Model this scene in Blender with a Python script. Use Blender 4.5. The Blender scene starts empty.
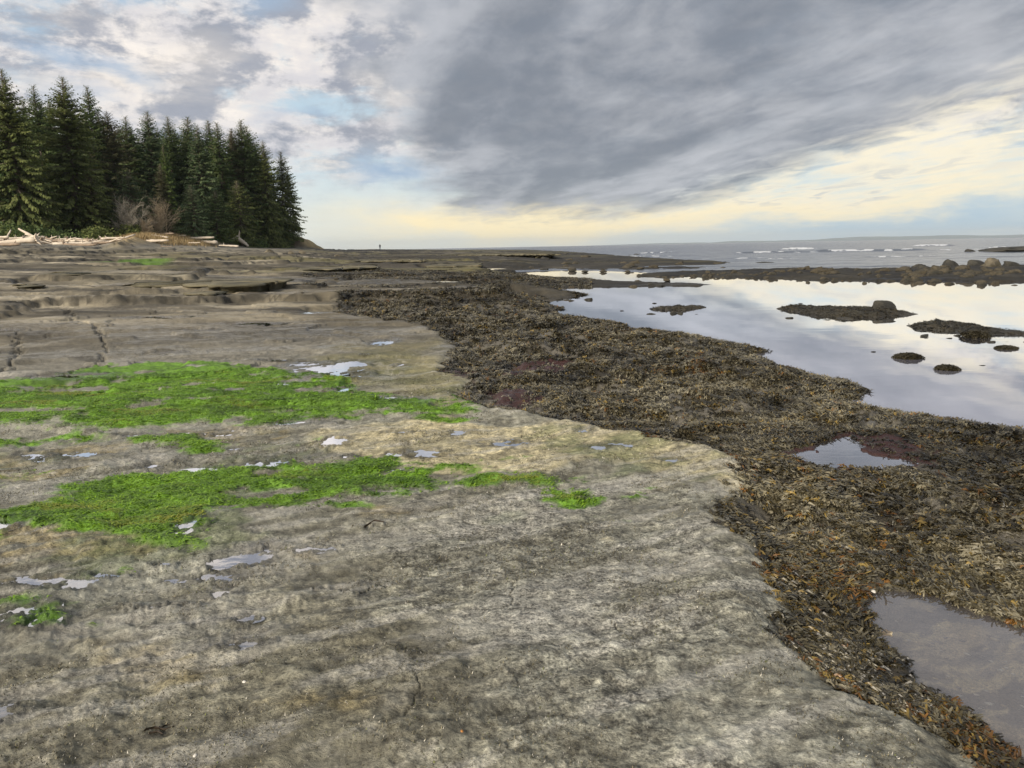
import bpy, math, random
import numpy as np
from mathutils import Vector, Matrix
PI = math.pi
R_ = math.radians
random.seed(7)
rng = np.random.default_rng(7)
scene = bpy.context.scene
COL = scene.collection

# ------------------------------------------------------------------ camera
CZ = 1.6
F = 769.5
PITCH = math.atan(137 / F)
ROLL = R_(1.06)
cp, sp = math.cos(PITCH), math.sin(PITCH)
cr, sr = math.cos(ROLL), math.sin(ROLL)
fwd = np.array([0, cp, -sp]); up0 = np.array([0, sp, cp]); rt0 = np.array([1.0, 0, 0])
rt = cr * rt0 - sr * up0
upv = sr * rt0 + cr * up0
CAM = np.array([0, 0, CZ])
cam_d = bpy.data.cameras.new('camera')
cam = bpy.data.objects.new('camera', cam_d); COL.objects.link(cam)
cam_d.sensor_fit = 'HORIZONTAL'; cam_d.sensor_width = 34.6; cam_d.lens = 26.0
cam_d.clip_start = 0.05; cam_d.clip_end = 60000
M = Matrix(((rt[0], upv[0], -fwd[0], 0), (rt[1], upv[1], -fwd[1], 0), (rt[2], upv[2], -fwd[2], CZ), (0, 0, 0, 1)))
cam.matrix_world = M
scene.camera = cam

def hor(px):
    """image row of the horizon at column px"""
    return 247.0 - (px - 512) * 0.0185
def ray(px, py):
    d = fwd * F + rt * (px - 512) + upv * (384 - py)
    return d / np.linalg.norm(d)

# ------------------------------------------------------------------ noise
_TAB = np.random.default_rng(99).random(512 * 512).astype(np.float32)
def _hash(ix, iy, seed):
    ix = ix.astype(np.int32) + seed * 37; iy = iy.astype(np.int32) + seed * 91
    return _TAB[((iy & 511) << 9) | (ix & 511)]
def vnoise(x, y, seed=0):
    fx = np.floor(x); fy = np.floor(y)
    u = (x - fx).astype(np.float32); v = (y - fy).astype(np.float32)
    u = u * u * u * (u * (u * 6 - 15) + 10); v = v * v * v * (v * (v * 6 - 15) + 10)
    ix = (fx.astype(np.int32) + seed * 37); iy = (fy.astype(np.int32) + seed * 91)
    x0 = ix & 511; x1 = (ix + 1) & 511; y0 = (iy & 511) << 9; y1 = ((iy + 1) & 511) << 9
    a = _TAB[y0 | x0]; b = _TAB[y0 | x1]; c = _TAB[y1 | x0]; d = _TAB[y1 | x1]
    a = a + (b - a) * u; c = c + (d - c) * u
    return a + (c - a) * v
def fbm(x, y, scale=1.0, octv=5, seed=0, gain=0.5):
    """about -1..1"""
    s = 0; amp = 1; tot = 0
    ca, sa = math.cos(0.6), math.sin(0.6)
    x = x / scale; y = y / scale
    for o in range(octv):
        s = s + amp * (vnoise(x + 17.3 * o, y - 9.1 * o, seed + o) * 2 - 1); tot += amp
        x, y = (x * ca - y * sa) * 2.03, (x * sa + y * ca) * 2.03
        amp *= gain
    return s / tot * 1.5
def ridged(x, y, scale=1.0, octv=4, seed=0):
    s = 0; amp = 1; tot = 0
    x = x / scale; y = y / scale
    for o in range(octv):
        n = 1 - np.abs(vnoise(x, y, seed + o) * 2 - 1); s = s + amp * n * n; tot += amp
        x, y = (x * .8 - y * .6) * 2.1 + 3.3, (x * .6 + y * .8) * 2.1; amp *= .5
    return s / tot
def sstep(a, b, t):
    t = np.clip((t - a) / (b - a), 0, 1); return t * t * (3 - 2 * t)
def lerp(a, b, t): return a + (b - a) * t

# ------------------------------------------------------------------ terrain base
WL = -0.25
_az = np.array([-180, -120, -60, -34, -27, -22, -15.4, -12, -9.7, -5, -0.9, 3, 9, 15, 30, 90, 180.0])
_H = np.array([.5, 2.5, 4.0, 3.45, 2.95, 2.78, 2.3, 1.72, 1.62, 1.15, .62, .35, .12, 0, 0, .1, .5])
_R = np.array([200, 120, 105, 110, 115, 130, 165, 200, 235, 235, 200, 180, 100, 60, 60, 200, 200.0])
def h0(x, y):
    az = np.degrees(np.arctan2(x, y)); r = np.hypot(x, y)
    H = np.interp(az, _az, _H); RR = np.interp(az, _az, _R)
    t = np.clip((r - 11) / (RR - 11), 0, None)
    h = H * np.minimum(t, 1) ** 1.05
    wl = sstep(-14.0, -20, az) * sstep(-170, -60, az)
    h = h + wl * np.clip(r - RR, 0, 200) * 0.05
    return h
def pix2world(px, py, z=None):
    d = ray(px, py)
    if z is not None:
        t = (CZ - z) / max(-d[2], 1e-4)
        return float(d[0] * t), float(d[1] * t)
    t = 0.5
    for _ in range(4000):
        p = CAM + d * t
        hh = float(h0(np.array([p[0]]), np.array([p[1]]))[0])
        if p[2] <= hh: break
        t += max(0.01, 0.25 * (p[2] - hh)) if t < 40 else 0.25
        if t > 400: break
    return float(CAM[0] + d[0] * t), float(CAM[1] + d[1] * t)
def poly_w(pts, z=None): return np.array([pix2world(a, b, z) for a, b in pts])

def sdf(P, x, y, pad=None):
    """signed distance, positive inside; far points are only roughly right when pad is given"""
    out = np.full(x.shape, -1e3)
    if pad is not None:
        m = (x > P[:, 0].min() - pad) & (x < P[:, 0].max() + pad) & (y > P[:, 1].min() - pad) & (y < P[:, 1].max() + pad)
    else: m = np.ones(x.shape, bool)
    idx = np.nonzero(m)[0]
    for s in range(0, len(idx), 200000):
        ii = idx[s:s + 200000]; X = x[ii]; Y = y[ii]
        d2 = np.full(X.shape, 1e18); ins = np.zeros(X.shape, bool)
        n = len(P)
        for k in range(n):
            ax, ay = P[k]; bx, by = P[(k + 1) % n]
            ex, ey = bx - ax, by - ay
            wx, wy = X - ax, Y - ay
            L = ex * ex + ey * ey + 1e-12
            t = np.clip((wx * ex + wy * ey) / L, 0, 1)
            d2 = np.minimum(d2, (wx - ex * t) ** 2 + (wy - ey * t) ** 2)
            c = ((ay > Y) != (by > Y)) & (X < ex * (Y - ay) / (ey if abs(ey) > 1e-12 else 1e-12) + ax)
            ins ^= c
        out[ii] = np.where(ins, 1, -1) * np.sqrt(d2)
    return out

# ---- land outline (at the water level), from the foreground right shore round to the far point
shore_px = [(1500, 520), (1250, 463), (1100, 443), (1024, 432), (985, 428), (960, 425), (930, 419), (905, 417), (880, 412), (850, 407), (853, 401), (864, 398), (868, 391), (860, 387),
            (820, 380), (797, 371), (768, 362), (758, 357), (773, 353), (765, 349), (735, 346), (700, 338), (668, 334), (640, 330), (604, 322), (575, 319), (538, 313),
            (560, 308), (545, 303), (524, 298), (560, 298), (588, 295.5), (584, 293.3), (540, 292.3), (500, 291.5), (468, 291), (462, 289.3),
            (530, 287.4), (600, 287.2), (640, 286.8), (680, 286.4), (713, 285.2), (700, 283.9), (660, 282.6), (620, 281), (590, 278.9), (545, 277.8), (508, 275), (502, 271), (540, 269.2), (590, 269.6), (640, 269),
            (690, 268.5), (733, 263.5), (720, 261), (680, 259.5), (650, 257.5), (610, 254.5), (575, 252), (550, 250.6), (520, 250.2)]
LAND = poly_w(shore_px, WL)
LAND = np.vstack([LAND, [[-30, 285], [-60, 300], [-75, 260], [-62, 215], [-50, 190], [-55, 230], [-90, 330], [-200, 420], [-500, 420], [-500, -400], [400, -400], [400, 2.5]]])
REEF = poly_w([(640, 274.2), (670, 273), (700, 272), (750, 270.5), (790, 268.5), (850, 269.5), (900, 269.5), (930, 268), (1024, 266.5), (1200, 262),
               (1220, 287), (1100, 284), (1024, 282), (990, 282.5), (960, 281), (930, 282), (900, 281), (870, 281.5), (850, 280), (820, 280.5), (800, 278.5), (760, 278.5), (740, 277), (720, 277.4), (690, 276), (665, 276.6), (640, 276.2)], WL)
ISL1 = poly_w([(776, 309.5), (800, 308), (835, 308.8), (862, 308), (880, 310), (913, 313.2), (900, 315.8), (872, 317), (858, 319.5), (835, 317.5), (812, 315.2), (798, 312.5)], WL)
ISL2 = poly_w([(911, 326), (920, 323.5), (945, 322.5), (968, 326), (985, 328), (1005, 332), (1040, 334.5), (1040, 336), (1005, 334.8), (985, 335), (968, 334), (945, 330.5), (915, 330)], WL)
ISL3 = poly_w([(648, 308.6), (672, 308), (703, 306.6), (704, 307.8), (690, 309.6), (668, 310), (650, 309.8)], WL)
ISL4 = poly_w([(540, 266), (580, 264.5), (640, 263.4), (560, 262)], WL)

# near zones
SEAWEED = np.vstack([poly_w([(1140, 830), (1085, 795), (1042, 765), (982, 735), (920, 708), (866, 685), (822, 660), (800, 640), (788, 622), (795, 606), (812, 600), (790, 577), (757, 553), (738, 533), (724, 520),
                  (737, 492), (745, 465), (728, 452), (690, 446), (640, 438), (600, 430), (540, 420), (480, 412), (458, 398), (478, 384), (440, 375), (455, 352), (442, 338), (425, 328),
                  (395, 325), (340, 317), (338, 305), (352, 299), (420, 302), (480, 297), (524, 297)], -0.03),
                  poly_w([(524, 296), (640, 326), (700, 333), (770, 345), (880, 385), (860, 400), (1024, 425), (1250, 455), (1700, 540), (1700, 1200)], WL)])
POOL1 = poly_w([(868, 606), (890, 597), (925, 600), (960, 607), (1000, 620), (1045, 640), (1250, 715), (1300, 860), (1100, 800), (1012, 742), (985, 722), (958, 700), (930, 685), (912, 660), (890, 645), (880, 625)], -0.16)
P1L = -0.16
POOL2 = poly_w([(782, 456), (815, 449), (822, 440), (850, 437), (868, 444), (862, 450), (880, 455), (912, 461), (925, 465), (890, 470), (850, 469), (805, 461)], -0.13)
P2L = -0.13
G = [poly_w(p, 0.0) for p in [
    [(-250, 395), (0, 386), (40, 382), (100, 370), (140, 366), (200, 366), (270, 369), (320, 378), (345, 383), (352, 392), (400, 400), (465, 408), (482, 417), (430, 421), (380, 415), (330, 419), (260, 425), (200, 423), (160, 430), (100, 429), (60, 424), (0, 428), (-250, 440)],
    [(-250, 450), (0, 436), (60, 432), (108, 436), (100, 444), (40, 446), (0, 453), (-200, 470)],
    [(130, 445), (150, 432), (222, 441), (215, 451), (160, 449)],
    [(-150, 530), (0, 510), (60, 492), (100, 475), (180, 466), (280, 462), (380, 461), (435, 470), (425, 488), (380, 494), (300, 504), (232, 512), (198, 528), (215, 545), (165, 550), (140, 540), (90, 532), (50, 531), (0, 530), (-150, 545)],
    [(-200, 482), (0, 477), (55, 478), (50, 483), (0, 486), (-200, 495)],
    [(470, 484), (500, 477), (540, 476), (592, 488), (590, 502), (560, 499), (520, 491), (480, 493)],
    [(244, 444), (290, 441), (325, 445), (280, 448)],
    [(430, 470), (470, 462), (505, 462), (480, 472)],
    [(620, 494), (640, 492), (652, 497), (630, 500)],
    [(15, 600), (45, 596), (60, 612), (35, 615)], [(90, 578), (120, 572), (112, 582)],
    [(770, 436), (800, 432), (815, 438), (795, 444)]]]
GREEN_W = [-.15, 0, 0, -.12, .03, -.25, 0, -.1, .05, .05, .05, .06]
REDS = [poly_w(p, -.1) for p in [
    [(498, 376), (530, 362), (580, 360), (592, 366), (560, 376), (520, 384)],
    [(466, 396), (500, 392), (560, 404), (540, 414), (490, 410)], [(440, 378), (460, 372), (480, 384), (470, 398)],
    [(758, 448), (790, 442), (820, 434), (880, 428), (930, 445), (935, 465), (880, 474), (800, 466)],
    [(300, 381), (330, 402), (400, 404), (390, 410), (330, 408)]]]
CREAM = poly_w([(300, 434), (440, 424), (560, 422), (650, 438), (742, 452), (738, 482), (690, 478), (640, 470), (560, 462), (470, 466), (400, 458), (330, 452)], 0)
LIGHT = poly_w([(380, 530), (560, 500), (720, 500), (765, 565), (800, 640), (860, 690), (1010, 775), (1100, 900), (800, 900), (640, 768), (560, 640), (440, 590)], 0)
OLIVE = poly_w([(340, 350), (440, 345), (470, 372), (500, 398), (430, 400), (360, 392)], 0)
TANS = [poly_w(p, 0) for p in [
    [(-80, 540), (60, 535), (150, 550), (60, 575), (20, 600), (-80, 620)], [(270, 700), (310, 680), (360, 688), (330, 712), (285, 720)],
    [(80, 655), (140, 650), (190, 690), (150, 705)], [(540, 528), (590, 522), (600, 545), (560, 552)], [(740, 535), (760, 538), (795, 556), (770, 560)],
    [(270, 545), (310, 545), (290, 560)], [(360, 500), (420, 505), (400, 522), (360, 515)], [(130, 430), (250, 425), (330, 432), (300, 440), (180, 440)],
    [(-80, 455), (120, 450), (60, 474), (-80, 476)]]]
DARKS = [poly_w(p, 0) for p in [
    [(620, 600), (700, 575), (760, 600), (760, 650), (690, 665), (620, 640)], [(-60, 700), (200, 640), (420, 660), (500, 768), (300, 900), (-60, 900)],
    [(230, 600), (420, 560), (520, 600), (420, 640)]]]
BANK = poly_w([(118, 250), (150, 246), (200, 246), (235, 247), (232, 243), (180, 241), (120, 243)])
puddles_px = [(330, 371, 24, 5.5), (345, 393, 9, 2.6), (388, 402, 12, 1.8), (418, 405, 8, 3.2), (337, 443, 11, 4), (268, 462, 15, 3), (150, 464, 10, 2), (187, 526, 10, 7),
              (243, 553, 24, 8), (76, 579, 20, 6), (24, 612, 20, 9), (40, 622, 12, 5), (6, 526, 12, 5), (4, 720, 14, 6), (75, 380, 30, 2.6), (385, 342, 10, 2), (300, 366, 14, 2), (352, 378, 18, 2.2),
              (406, 291.6, 13, 1.0), (400, 279.6, 34, 1.0), (495, 280.5, 26, .8), (430, 285, 22, .7), (300, 424, 20, 2), (60, 440 + 16, 26, 2.4), (300, 312, 18, .9), (352, 296, 22, .8), (470, 268, 24, .7), (440, 274, 20, .7), (395, 286, 22, .7), (240, 324, 30, 1.2), (160, 318, 26, 1.0), (425, 456, 16, 3), (500, 446, 22, 2.4), (620, 446, 16, 2)]
_rp = random.Random(21)
for _k in range(46):
    _a, _b = _rp.choice([(_rp.uniform(-40, 470), _rp.uniform(424, 474)), (_rp.uniform(250, 470), _rp.uniform(352, 412)), (_rp.uniform(-30, 330), _rp.uniform(545, 650)), (_rp.uniform(430, 700), _rp.uniform(432, 480)), (_rp.uniform(-20, 420), _rp.uniform(318, 362))])
    _s = (_b - 250) / 190; puddles_px.append((_a, _b, _rp.uniform(5, 16) * (.6 + .4 * _s), _rp.uniform(.7, 2.0) * _s))
PUD = []; PUD0 = []
for (a, b, ra, rb) in puddles_px:
    cx, cy = pix2world(a, b)
    x1, y1 = pix2world(a, b - rb); x2, y2 = pix2world(a, b + rb)
    ry = math.hypot(x1 - x2, y1 - y2) / 2; rx = ra * math.hypot(cx, cy) / F
    PUD0.append((cx, cy, rx, ry))
# cracks in the shelf (left)
CRACKS = [([(100, 330), (104, 342), (108, 352), (98, 366), (60, 378), (0, 386), (-60, 392)], .03, .05), ([(66, 305), (72, 318), (84, 324), (96, 326), (104, 342)], .05, .06),
          ([(14, 332), (20, 350), (4, 372), (-10, 380)], .04, .05), ([(310, 588), (330, 589), (345, 591), (360, 585), (375, 581), (386, 583)], .006, .022), ([(640, 628), (620, 622), (610, 618)], .006, .02),
          ([(365, 527), (372, 523), (386, 522)], .01, .025), ([(500, 606), (512, 592), (530, 575)], .004, .012), ([(408, 714), (416, 690), (414, 670)], .004, .012)]
CR = [(poly_w(p), w, d) for p, w, d in CRACKS]

def seg_dist(P, x, y):
    d2 = np.full(x.shape, 1e9)
    for k in range(len(P) - 1):
        ax, ay = P[k]; bx, by = P[k + 1]; ex, ey = bx - ax, by - ay
        t = np.clip(((x - ax) * ex + (y - ay) * ey) / (ex * ex + ey * ey + 1e-12), 0, 1)
        d2 = np.minimum(d2, (x - ax - ex * t) ** 2 + (y - ay - ey * t) ** 2)
    return np.sqrt(d2)

def masks1(x, y):
    """zone masks at warped positions"""
    r = np.hypot(x, y); m = {}
    wamp = np.clip(0.012 * r, .03, 1.2)
    wx = x + wamp * fbm(x, y, 0.05 * 1 + .35, 5, 11) * 1.0; wy = y + wamp * fbm(x, y, .35, 5, 12) * 1.6
    m['wx'], m['wy'] = wx, wy
    m['sw'] = sdf(SEAWEED, x + .10 * fbm(x, y, .3, 4, 13), y + .12 * fbm(x, y, .3, 4, 14), 3)
    m['p1'] = .05 + sdf(POOL1, x + .03 * fbm(x, y, .15, 4, 15), y + .05 * fbm(x, y, .15, 4, 16), 2)
    m['p2'] = sdf(POOL2, x + .05 * fbm(x, y, .2, 4, 17), y + .12 * fbm(x, y, .2, 4, 18), 2)
    g = np.full(x.shape, -9.0)
    for P, w in zip(G, GREEN_W): g = np.maximum(g, sdf(P, wx, wy, 2) - w * .3)
    m['green'] = g + .22 * fbm(x * .7, y * 1.8, .36, 6, 21) + .07 * fbm(x, y * 1.5, .07, 3, 20) - .05
    holes = fbm(x, y * 2.2, .55, 4, 22)
    m['green'] = np.where(holes > .45, np.minimum(m['green'], (.55 - holes) * .5), m['green'])
    rd = np.full(x.shape, -9.0)
    for P in REDS: rd = np.maximum(rd, sdf(P, x + .15 * fbm(x, y, .25, 4, 23), y + .25 * fbm(x, y, .25, 4, 24), 2))
    m['red'] = rd
    return m

def height1(x, y, m=None, fine=True):
    x = np.asarray(x, float); y = np.asarray(y, float)
    if m is None: m = masks1(x, y)
    r = np.hypot(x, y); az = np.degrees(np.arctan2(x, y))
    h = h0(x, y)
    # stepped bedding ledges further out
    lw = sstep(16, 26, r) * sstep(150, 105, r + np.clip(-az - 15, 0, 40) * 2.0 )
    lw = np.maximum(lw, sstep(40, 60, r) * sstep(-17, -12, az) * sstep(260, 180, r))
    nb_ = fbm(x * .5, y, 15, 4, 31); nm_ = fbm(x * .45, y, 4.0, 5, 33)
    q = h * 3.6 + 1.2 * nb_ + .55 * nm_ + .16 * fbm(x * .6, y, .9, 4, 34)
    fq = np.floor(q); fr = q - fq
    amp_ = .45 + .55 * _hash(fq, fq * 0, 36)
    stair = fq + sstep(.0, .07, fr) * amp_ + (1 - amp_) * fr
    hl = (stair - .9 * nb_) / 3.6
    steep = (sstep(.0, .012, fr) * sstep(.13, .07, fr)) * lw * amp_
    h = lerp(h, hl - .10, lw)
    bx_ = np.floor((x + 1.2 * fbm(x, y, 2.2, 3, 37)) / 3.1); by_ = np.floor((y + 1.4 * fbm(x, y, 2.6, 3, 38) + .3 * x) / 1.7)
    blk = _hash(bx_, by_, 39)
    h = h + lw * .09 * (blk - .5) * (.4 + .6 * sstep(0, .5, fbm(x, y, 9, 3, 40))) + sstep(7, 11, r) * (1 - lw) * .018 * (blk - .5)
    h = h + lw * .055 * fbm(x * .7, y, .9, 5, 35) + lw * (.05 + .12 * sstep(-12, -4, az)) * (ridged(x * .6, y, 2.4, 4, 48) - .4)
    azd_ = np.degrees(np.arctan2(x, y)); lr_ = np.log(np.maximum(r, 1))
    h = h + sstep(34, 55, r) * sstep(-20, -12, azd_) * .26 * (ridged(azd_ * .16 + 5, lr_ * 7, 1.0, 4, 49) - .45)
    # gentle swell of the near shelf
    nw = sstep(30, 8, r)
    u = x * .90 + y * .43; v = -x * .43 + y * .90
    h = h + (.5 + .5 * nw) * (.030 * fbm(u * .5, v, 1.3, 4, 41) + .014 * fbm(u * .6, v, .33, 4, 42))
    # subtle slab steps just left
    st = fbm(x * .7, y, 4.5, 3, 44) * 2.2; fs = st - np.floor(st)
    h = h + sstep(6, 9, r) * sstep(40, 25, r) * .035 * (sstep(.45, .5, fs)) * sstep(-2, -8, az)
    cap = WL + .09 + .05 * fbm(x, y, 1.5, 4, 53) + .0028 * np.clip(r - 60, 0, 300)
    cw = sstep(-1, 5, azd_) * sstep(25, 33, r)
    h = lerp(h, np.minimum(h, cap), cw)
    # seaweed belt lies lower
    sw = m['sw']
    h = h - .10 * sstep(-.05, .28, sw) * sstep(40, 14, r)
    h = h + sstep(0, .3, sw) * (.035 * fbm(x, y, .5, 4, 45)) * (1 + .06 * r) + sstep(0, .3, sw) * .03 * sstep(5, 12, r) * fbm(x, y, 1.7, 3, 46)
    lum = fbm(x, y, .26, 4, 47); h = h + sstep(.0, .25, sw) * .038 * lum * (1 + .08 * np.minimum(r, 20))
    # rounded shoulder of the rock beside it
    h = h + .03 * sstep(.5, .12, -sw) * sstep(-.0, .12, -sw) * nw
    # shore
    sh = sdf(LAND, x + .03 * r * fbm(x, y, .9, 4, 51) * .35, y + .05 * r * fbm(x, y, .9, 4, 52) * .5)
    wd = .6 + .05 * r
    k = sstep(0, 1, sh / wd)
    hin = WL + .05 + (h - WL - .05) * k
    edge = np.minimum(1, np.clip(sh, 0, None) / (.08 + .012 * r))
    hin = WL - .02 + (hin - WL + .02) * edge
    hout = WL - .02 - np.minimum(.9, np.clip(-sh, 0, None) * .22)
    h = np.where(sh > 0, hin, hout)
    # reef and islets
    for P, hh, sd, ns in ((REEF, .08, 61, 1.3), (ISL1, .05, 62, .5), (ISL2, .04, 63, .4), (ISL3, .03, 64, .3), (ISL4, .12, 65, .8)):
        d = sdf(P, x + ns * .35 * fbm(x, y, ns, 4, sd), y + ns * .6 * fbm(x, y, ns, 4, sd + 7), 6)
        up = sstep(-.2, ns * 1.2, d) * hh * (1 + .5 * fbm(x, y, ns * .8, 4, sd + 3) + 1.3 * (ridged(x, y, ns * .7, 3, sd + 1) - .4)) + sstep(0, .3, d) * .05
        h = np.where(d > -.2, np.maximum(h, WL - .03 + up + np.where(d > 0, .03, 0)), h)
    # tide pools
    d = m['p1']; bed = P1L - .015 - .07 * sstep(0, .5, d) + .015 * fbm(x, y, .12, 4, 66)
    h = np.where(d > 0, np.minimum(h, bed), h)
    h = np.where(d <= 0, lerp(h, P1L + .012 + .03 * sstep(0, .5, -d) + .008 * fbm(x, y, .2, 3, 68), sstep(-.75, -.1, d)), h)
    d = m['p2']; bed = P2L - .02 - .03 * sstep(0, .3, d)
    h = np.where(d > 0, np.minimum(h, bed), h)
    h = np.where(d <= 0, lerp(h, P2L + .012 + .02 * sstep(0, .4, -d), sstep(-.8, -.1, d)), h)
    for i, (cx, cy, rx, ry, lev) in enumerate(PUD):
        mm = (np.abs(x - cx) < rx * 2.2) & (np.abs(y - cy) < ry * 2.6)
        if not mm.any(): continue
        X = x[mm]; Y = y[mm]
        q = np.hypot((X - cx) / rx, (Y - cy) / ry) + .85 * fbm(X / rx, Y / ry, .8, 5, 70 + i)
        H = h[mm]
        sc = 1 + .06 * math.hypot(cx, cy)
        flat = lev + (.0045 * fbm(x[mm], y[mm], .05 * sc, 4, 140) + .003) * sstep(.5, .95, q) + .0005 + .010 * sc * sstep(1.0, 1.7, q)
        H = lerp(H, np.maximum(flat, np.minimum(H, flat + .01)), sstep(2.3, 1.1, q))
        H = np.where(q < .85, np.minimum(H, lev - .002 - .008 * sstep(.85, .5, q) + .0045 * np.clip(fbm(x[mm], y[mm], .05 * sc, 4, 140), 0, 1) * sstep(.5, .85, q)), H)
        h[mm] = H
    for P, w, dp in CR:
        d = seg_dist(P, x + .02 * fbm(x, y, .12, 3, 91) * (1 + r * .15), y + .05 * fbm(x, y, .15, 3, 92) * (1 + r * .15))
        ww = w * (1 + .5 * fbm(x, y, .4, 2, 93))
        h = h - dp * sstep(ww, ww * .2, d)
    # dry bank under the bare bushes and the bluff at the point
    d = sdf(BANK, x, y, 12)
    h = h + 1.1 * sstep(-2.5, 3, d) + .2 * sstep(-2, 2, d) * fbm(x, y, 2, 3, 95)
    bx, by = BL
    d = np.hypot((x - bx) / 6.5, (y - by) / 9)
    h = h + 2.3 * sstep(1.2, .25, d + .15 * fbm(x, y, 3, 4, 96))
    if fine:
        g = sstep(0, .12, m['green'])
        rough = 1 - .6 * sstep(0, .2, sw)
        h = h + sstep(9, 4, r) * rough * (.0045 * fbm(u * .7, v, .034, 3, 401) + .006 * fbm(u * .6, v, .075, 4, 402))
        h = h + nw * rough * (.016 * fbm(u * .75, v, .10, 4, 97) + .008 * (ridged(u, v, .05, 2, 98) - .5) + .010 * (ridged(u * .5, v, .24, 3, 94) - .4)) * (.55 + .45 * sstep(-.3, .3, fbm(x, y, .8, 3, 99)))
        h = h + g * (.012 + .018 * fbm(x * .6, y, .10, 3, 101))
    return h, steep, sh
from concurrent.futures import ThreadPoolExecutor
POOLX = ThreadPoolExecutor(2)
CH = 50000
import time; T0 = time.time()
def par(f, x, y, *arrs):
    n = len(x)
    if n <= CH: return f(x, y, *arrs)
    sl = [slice(a, a + CH) for a in range(0, n, CH)]
    cut = lambda a, s_: {k: v[s_] for k, v in a.items()} if isinstance(a, dict) else (a[s_] if isinstance(a, np.ndarray) else a)
    res = list(POOLX.map(lambda s_: f(x[s_], y[s_], *[cut(a, s_) for a in arrs]), sl))
    if isinstance(res[0], dict): return {k: np.concatenate([q[k] for q in res]) for k in res[0]}
    if isinstance(res[0], tuple): return tuple(np.concatenate([q[k] for q in res]) for k in range(len(res[0])))
    return np.concatenate(res)
def masks(x, y): return par(masks1, x, y)
def height(x, y, m=None, fine=True): return par(height1, np.asarray(x, float), np.asarray(y, float), m, fine)
BL = (math.sin(R_(-15.6)) * 168, math.cos(R_(-15.6)) * 168)

# ------------------------------------------------------------------ helpers: objects
def tag(o, label=None, cat=None, group=None, kind=None):
    if label: o['label'] = label
    if cat: o['category'] = cat
    if group: o['group'] = group
    if kind: o['kind'] = kind
    return o
def mesh_np(name, V, faces, mat=None, smooth=True, attrs=None):
    """faces: (n,3) or (n,4) int array"""
    V = np.asarray(V, np.float32); faces = np.asarray(faces, np.int32)
    me = bpy.data.meshes.new(name)
    n, k = faces.shape
    me.vertices.add(len(V)); me.vertices.foreach_set('co', V.ravel())
    me.loops.add(n * k); me.loops.foreach_set('vertex_index', faces.ravel())
    me.polygons.add(n); me.polygons.foreach_set('loop_start', np.arange(n, dtype=np.int32) * k)
    me.polygons.foreach_set('loop_total', np.full(n, k, np.int32))
    if smooth: me.polygons.foreach_set('use_smooth', np.ones(n, bool))
    me.update(calc_edges=True)
    for an, arr in (attrs or {}).items():
        arr = np.asarray(arr, np.float32)
        if arr.ndim == 2:
            a = me.attributes.new(an, 'FLOAT_COLOR', 'POINT')
            if arr.shape[1] == 3: arr = np.hstack([arr, np.ones((len(arr), 1), np.float32)])
            a.data.foreach_set('color', arr.ravel())
        else:
            a = me.attributes.new(an, 'FLOAT', 'POINT'); a.data.foreach_set('value', arr)
    if mat: me.materials.append(mat)
    return me
def obj(name, me, parent=None):
    o = bpy.data.objects.new(name, me); COL.objects.link(o)
    if parent: o.parent = parent
    return o
def empty(name, loc, rz=0):
    o = bpy.data.objects.new(name, None); COL.objects.link(o)
    o.location = loc; o.rotation_euler = (0, 0, rz); o.empty_display_size = .2
    return o
def copy_tree(o, parent=None):
    c = o.copy(); COL.objects.link(c); c.parent = parent
    for ch in list(o.children): copy_tree(ch, c)
    return c

class Mat:
    def __init__(s, name):
        s.m = bpy.data.materials.new(name); s.m.use_nodes = True
        s.t = s.m.node_tree; s.t.nodes.clear()
        s.out = s.t.nodes.new('ShaderNodeOutputMaterial')
    def n(s, typ, ins=None, **kw):
        nd = s.t.nodes.new(typ)
        for k, v in kw.items(): setattr(nd, k, v)
        for k, v in (ins or {}).items(): s.set(nd.inputs[k], v)
        return nd
    def set(s, sock, v):
        if isinstance(v, bpy.types.NodeSocket): s.t.links.new(v, sock)
        elif isinstance(v, E): s.t.links.new(v.s, sock)
        else: sock.default_value = v
class E:
    """a float socket with arithmetic"""
    def __init__(s, t, sock): s.t = t; s.s = sock
    def op(s, o, *a):
        nd = s.t.nodes.new('ShaderNodeMath'); nd.operation = o
        for i, v in enumerate((s,) + a):
            if isinstance(v, E): s.t.links.new(v.s, nd.inputs[i])
            else: nd.inputs[i].default_value = v
        return E(s.t, nd.outputs[0])
    def __add__(s, o): return s.op('ADD', o)
    __radd__ = __add__
    def __sub__(s, o): return s.op('SUBTRACT', o)
    def __rsub__(s, o): return (s * -1) + o
    def __mul__(s, o): return s.op('MULTIPLY', o)
    __rmul__ = __mul__
    def __truediv__(s, o): return s.op('DIVIDE', o)
    def ss(s, a, b):
        nd = s.t.nodes.new('ShaderNodeMapRange'); nd.interpolation_type = 'SMOOTHSTEP'
        s.t.links.new(s.s, nd.inputs[0])
        if a < b:
            nd.inputs[1].default_value = a; nd.inputs[2].default_value = b; return E(s.t, nd.outputs[0])
        nd.inputs[1].default_value = b; nd.inputs[2].default_value = a
        return 1 - E(s.t, nd.outputs[0])

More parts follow.
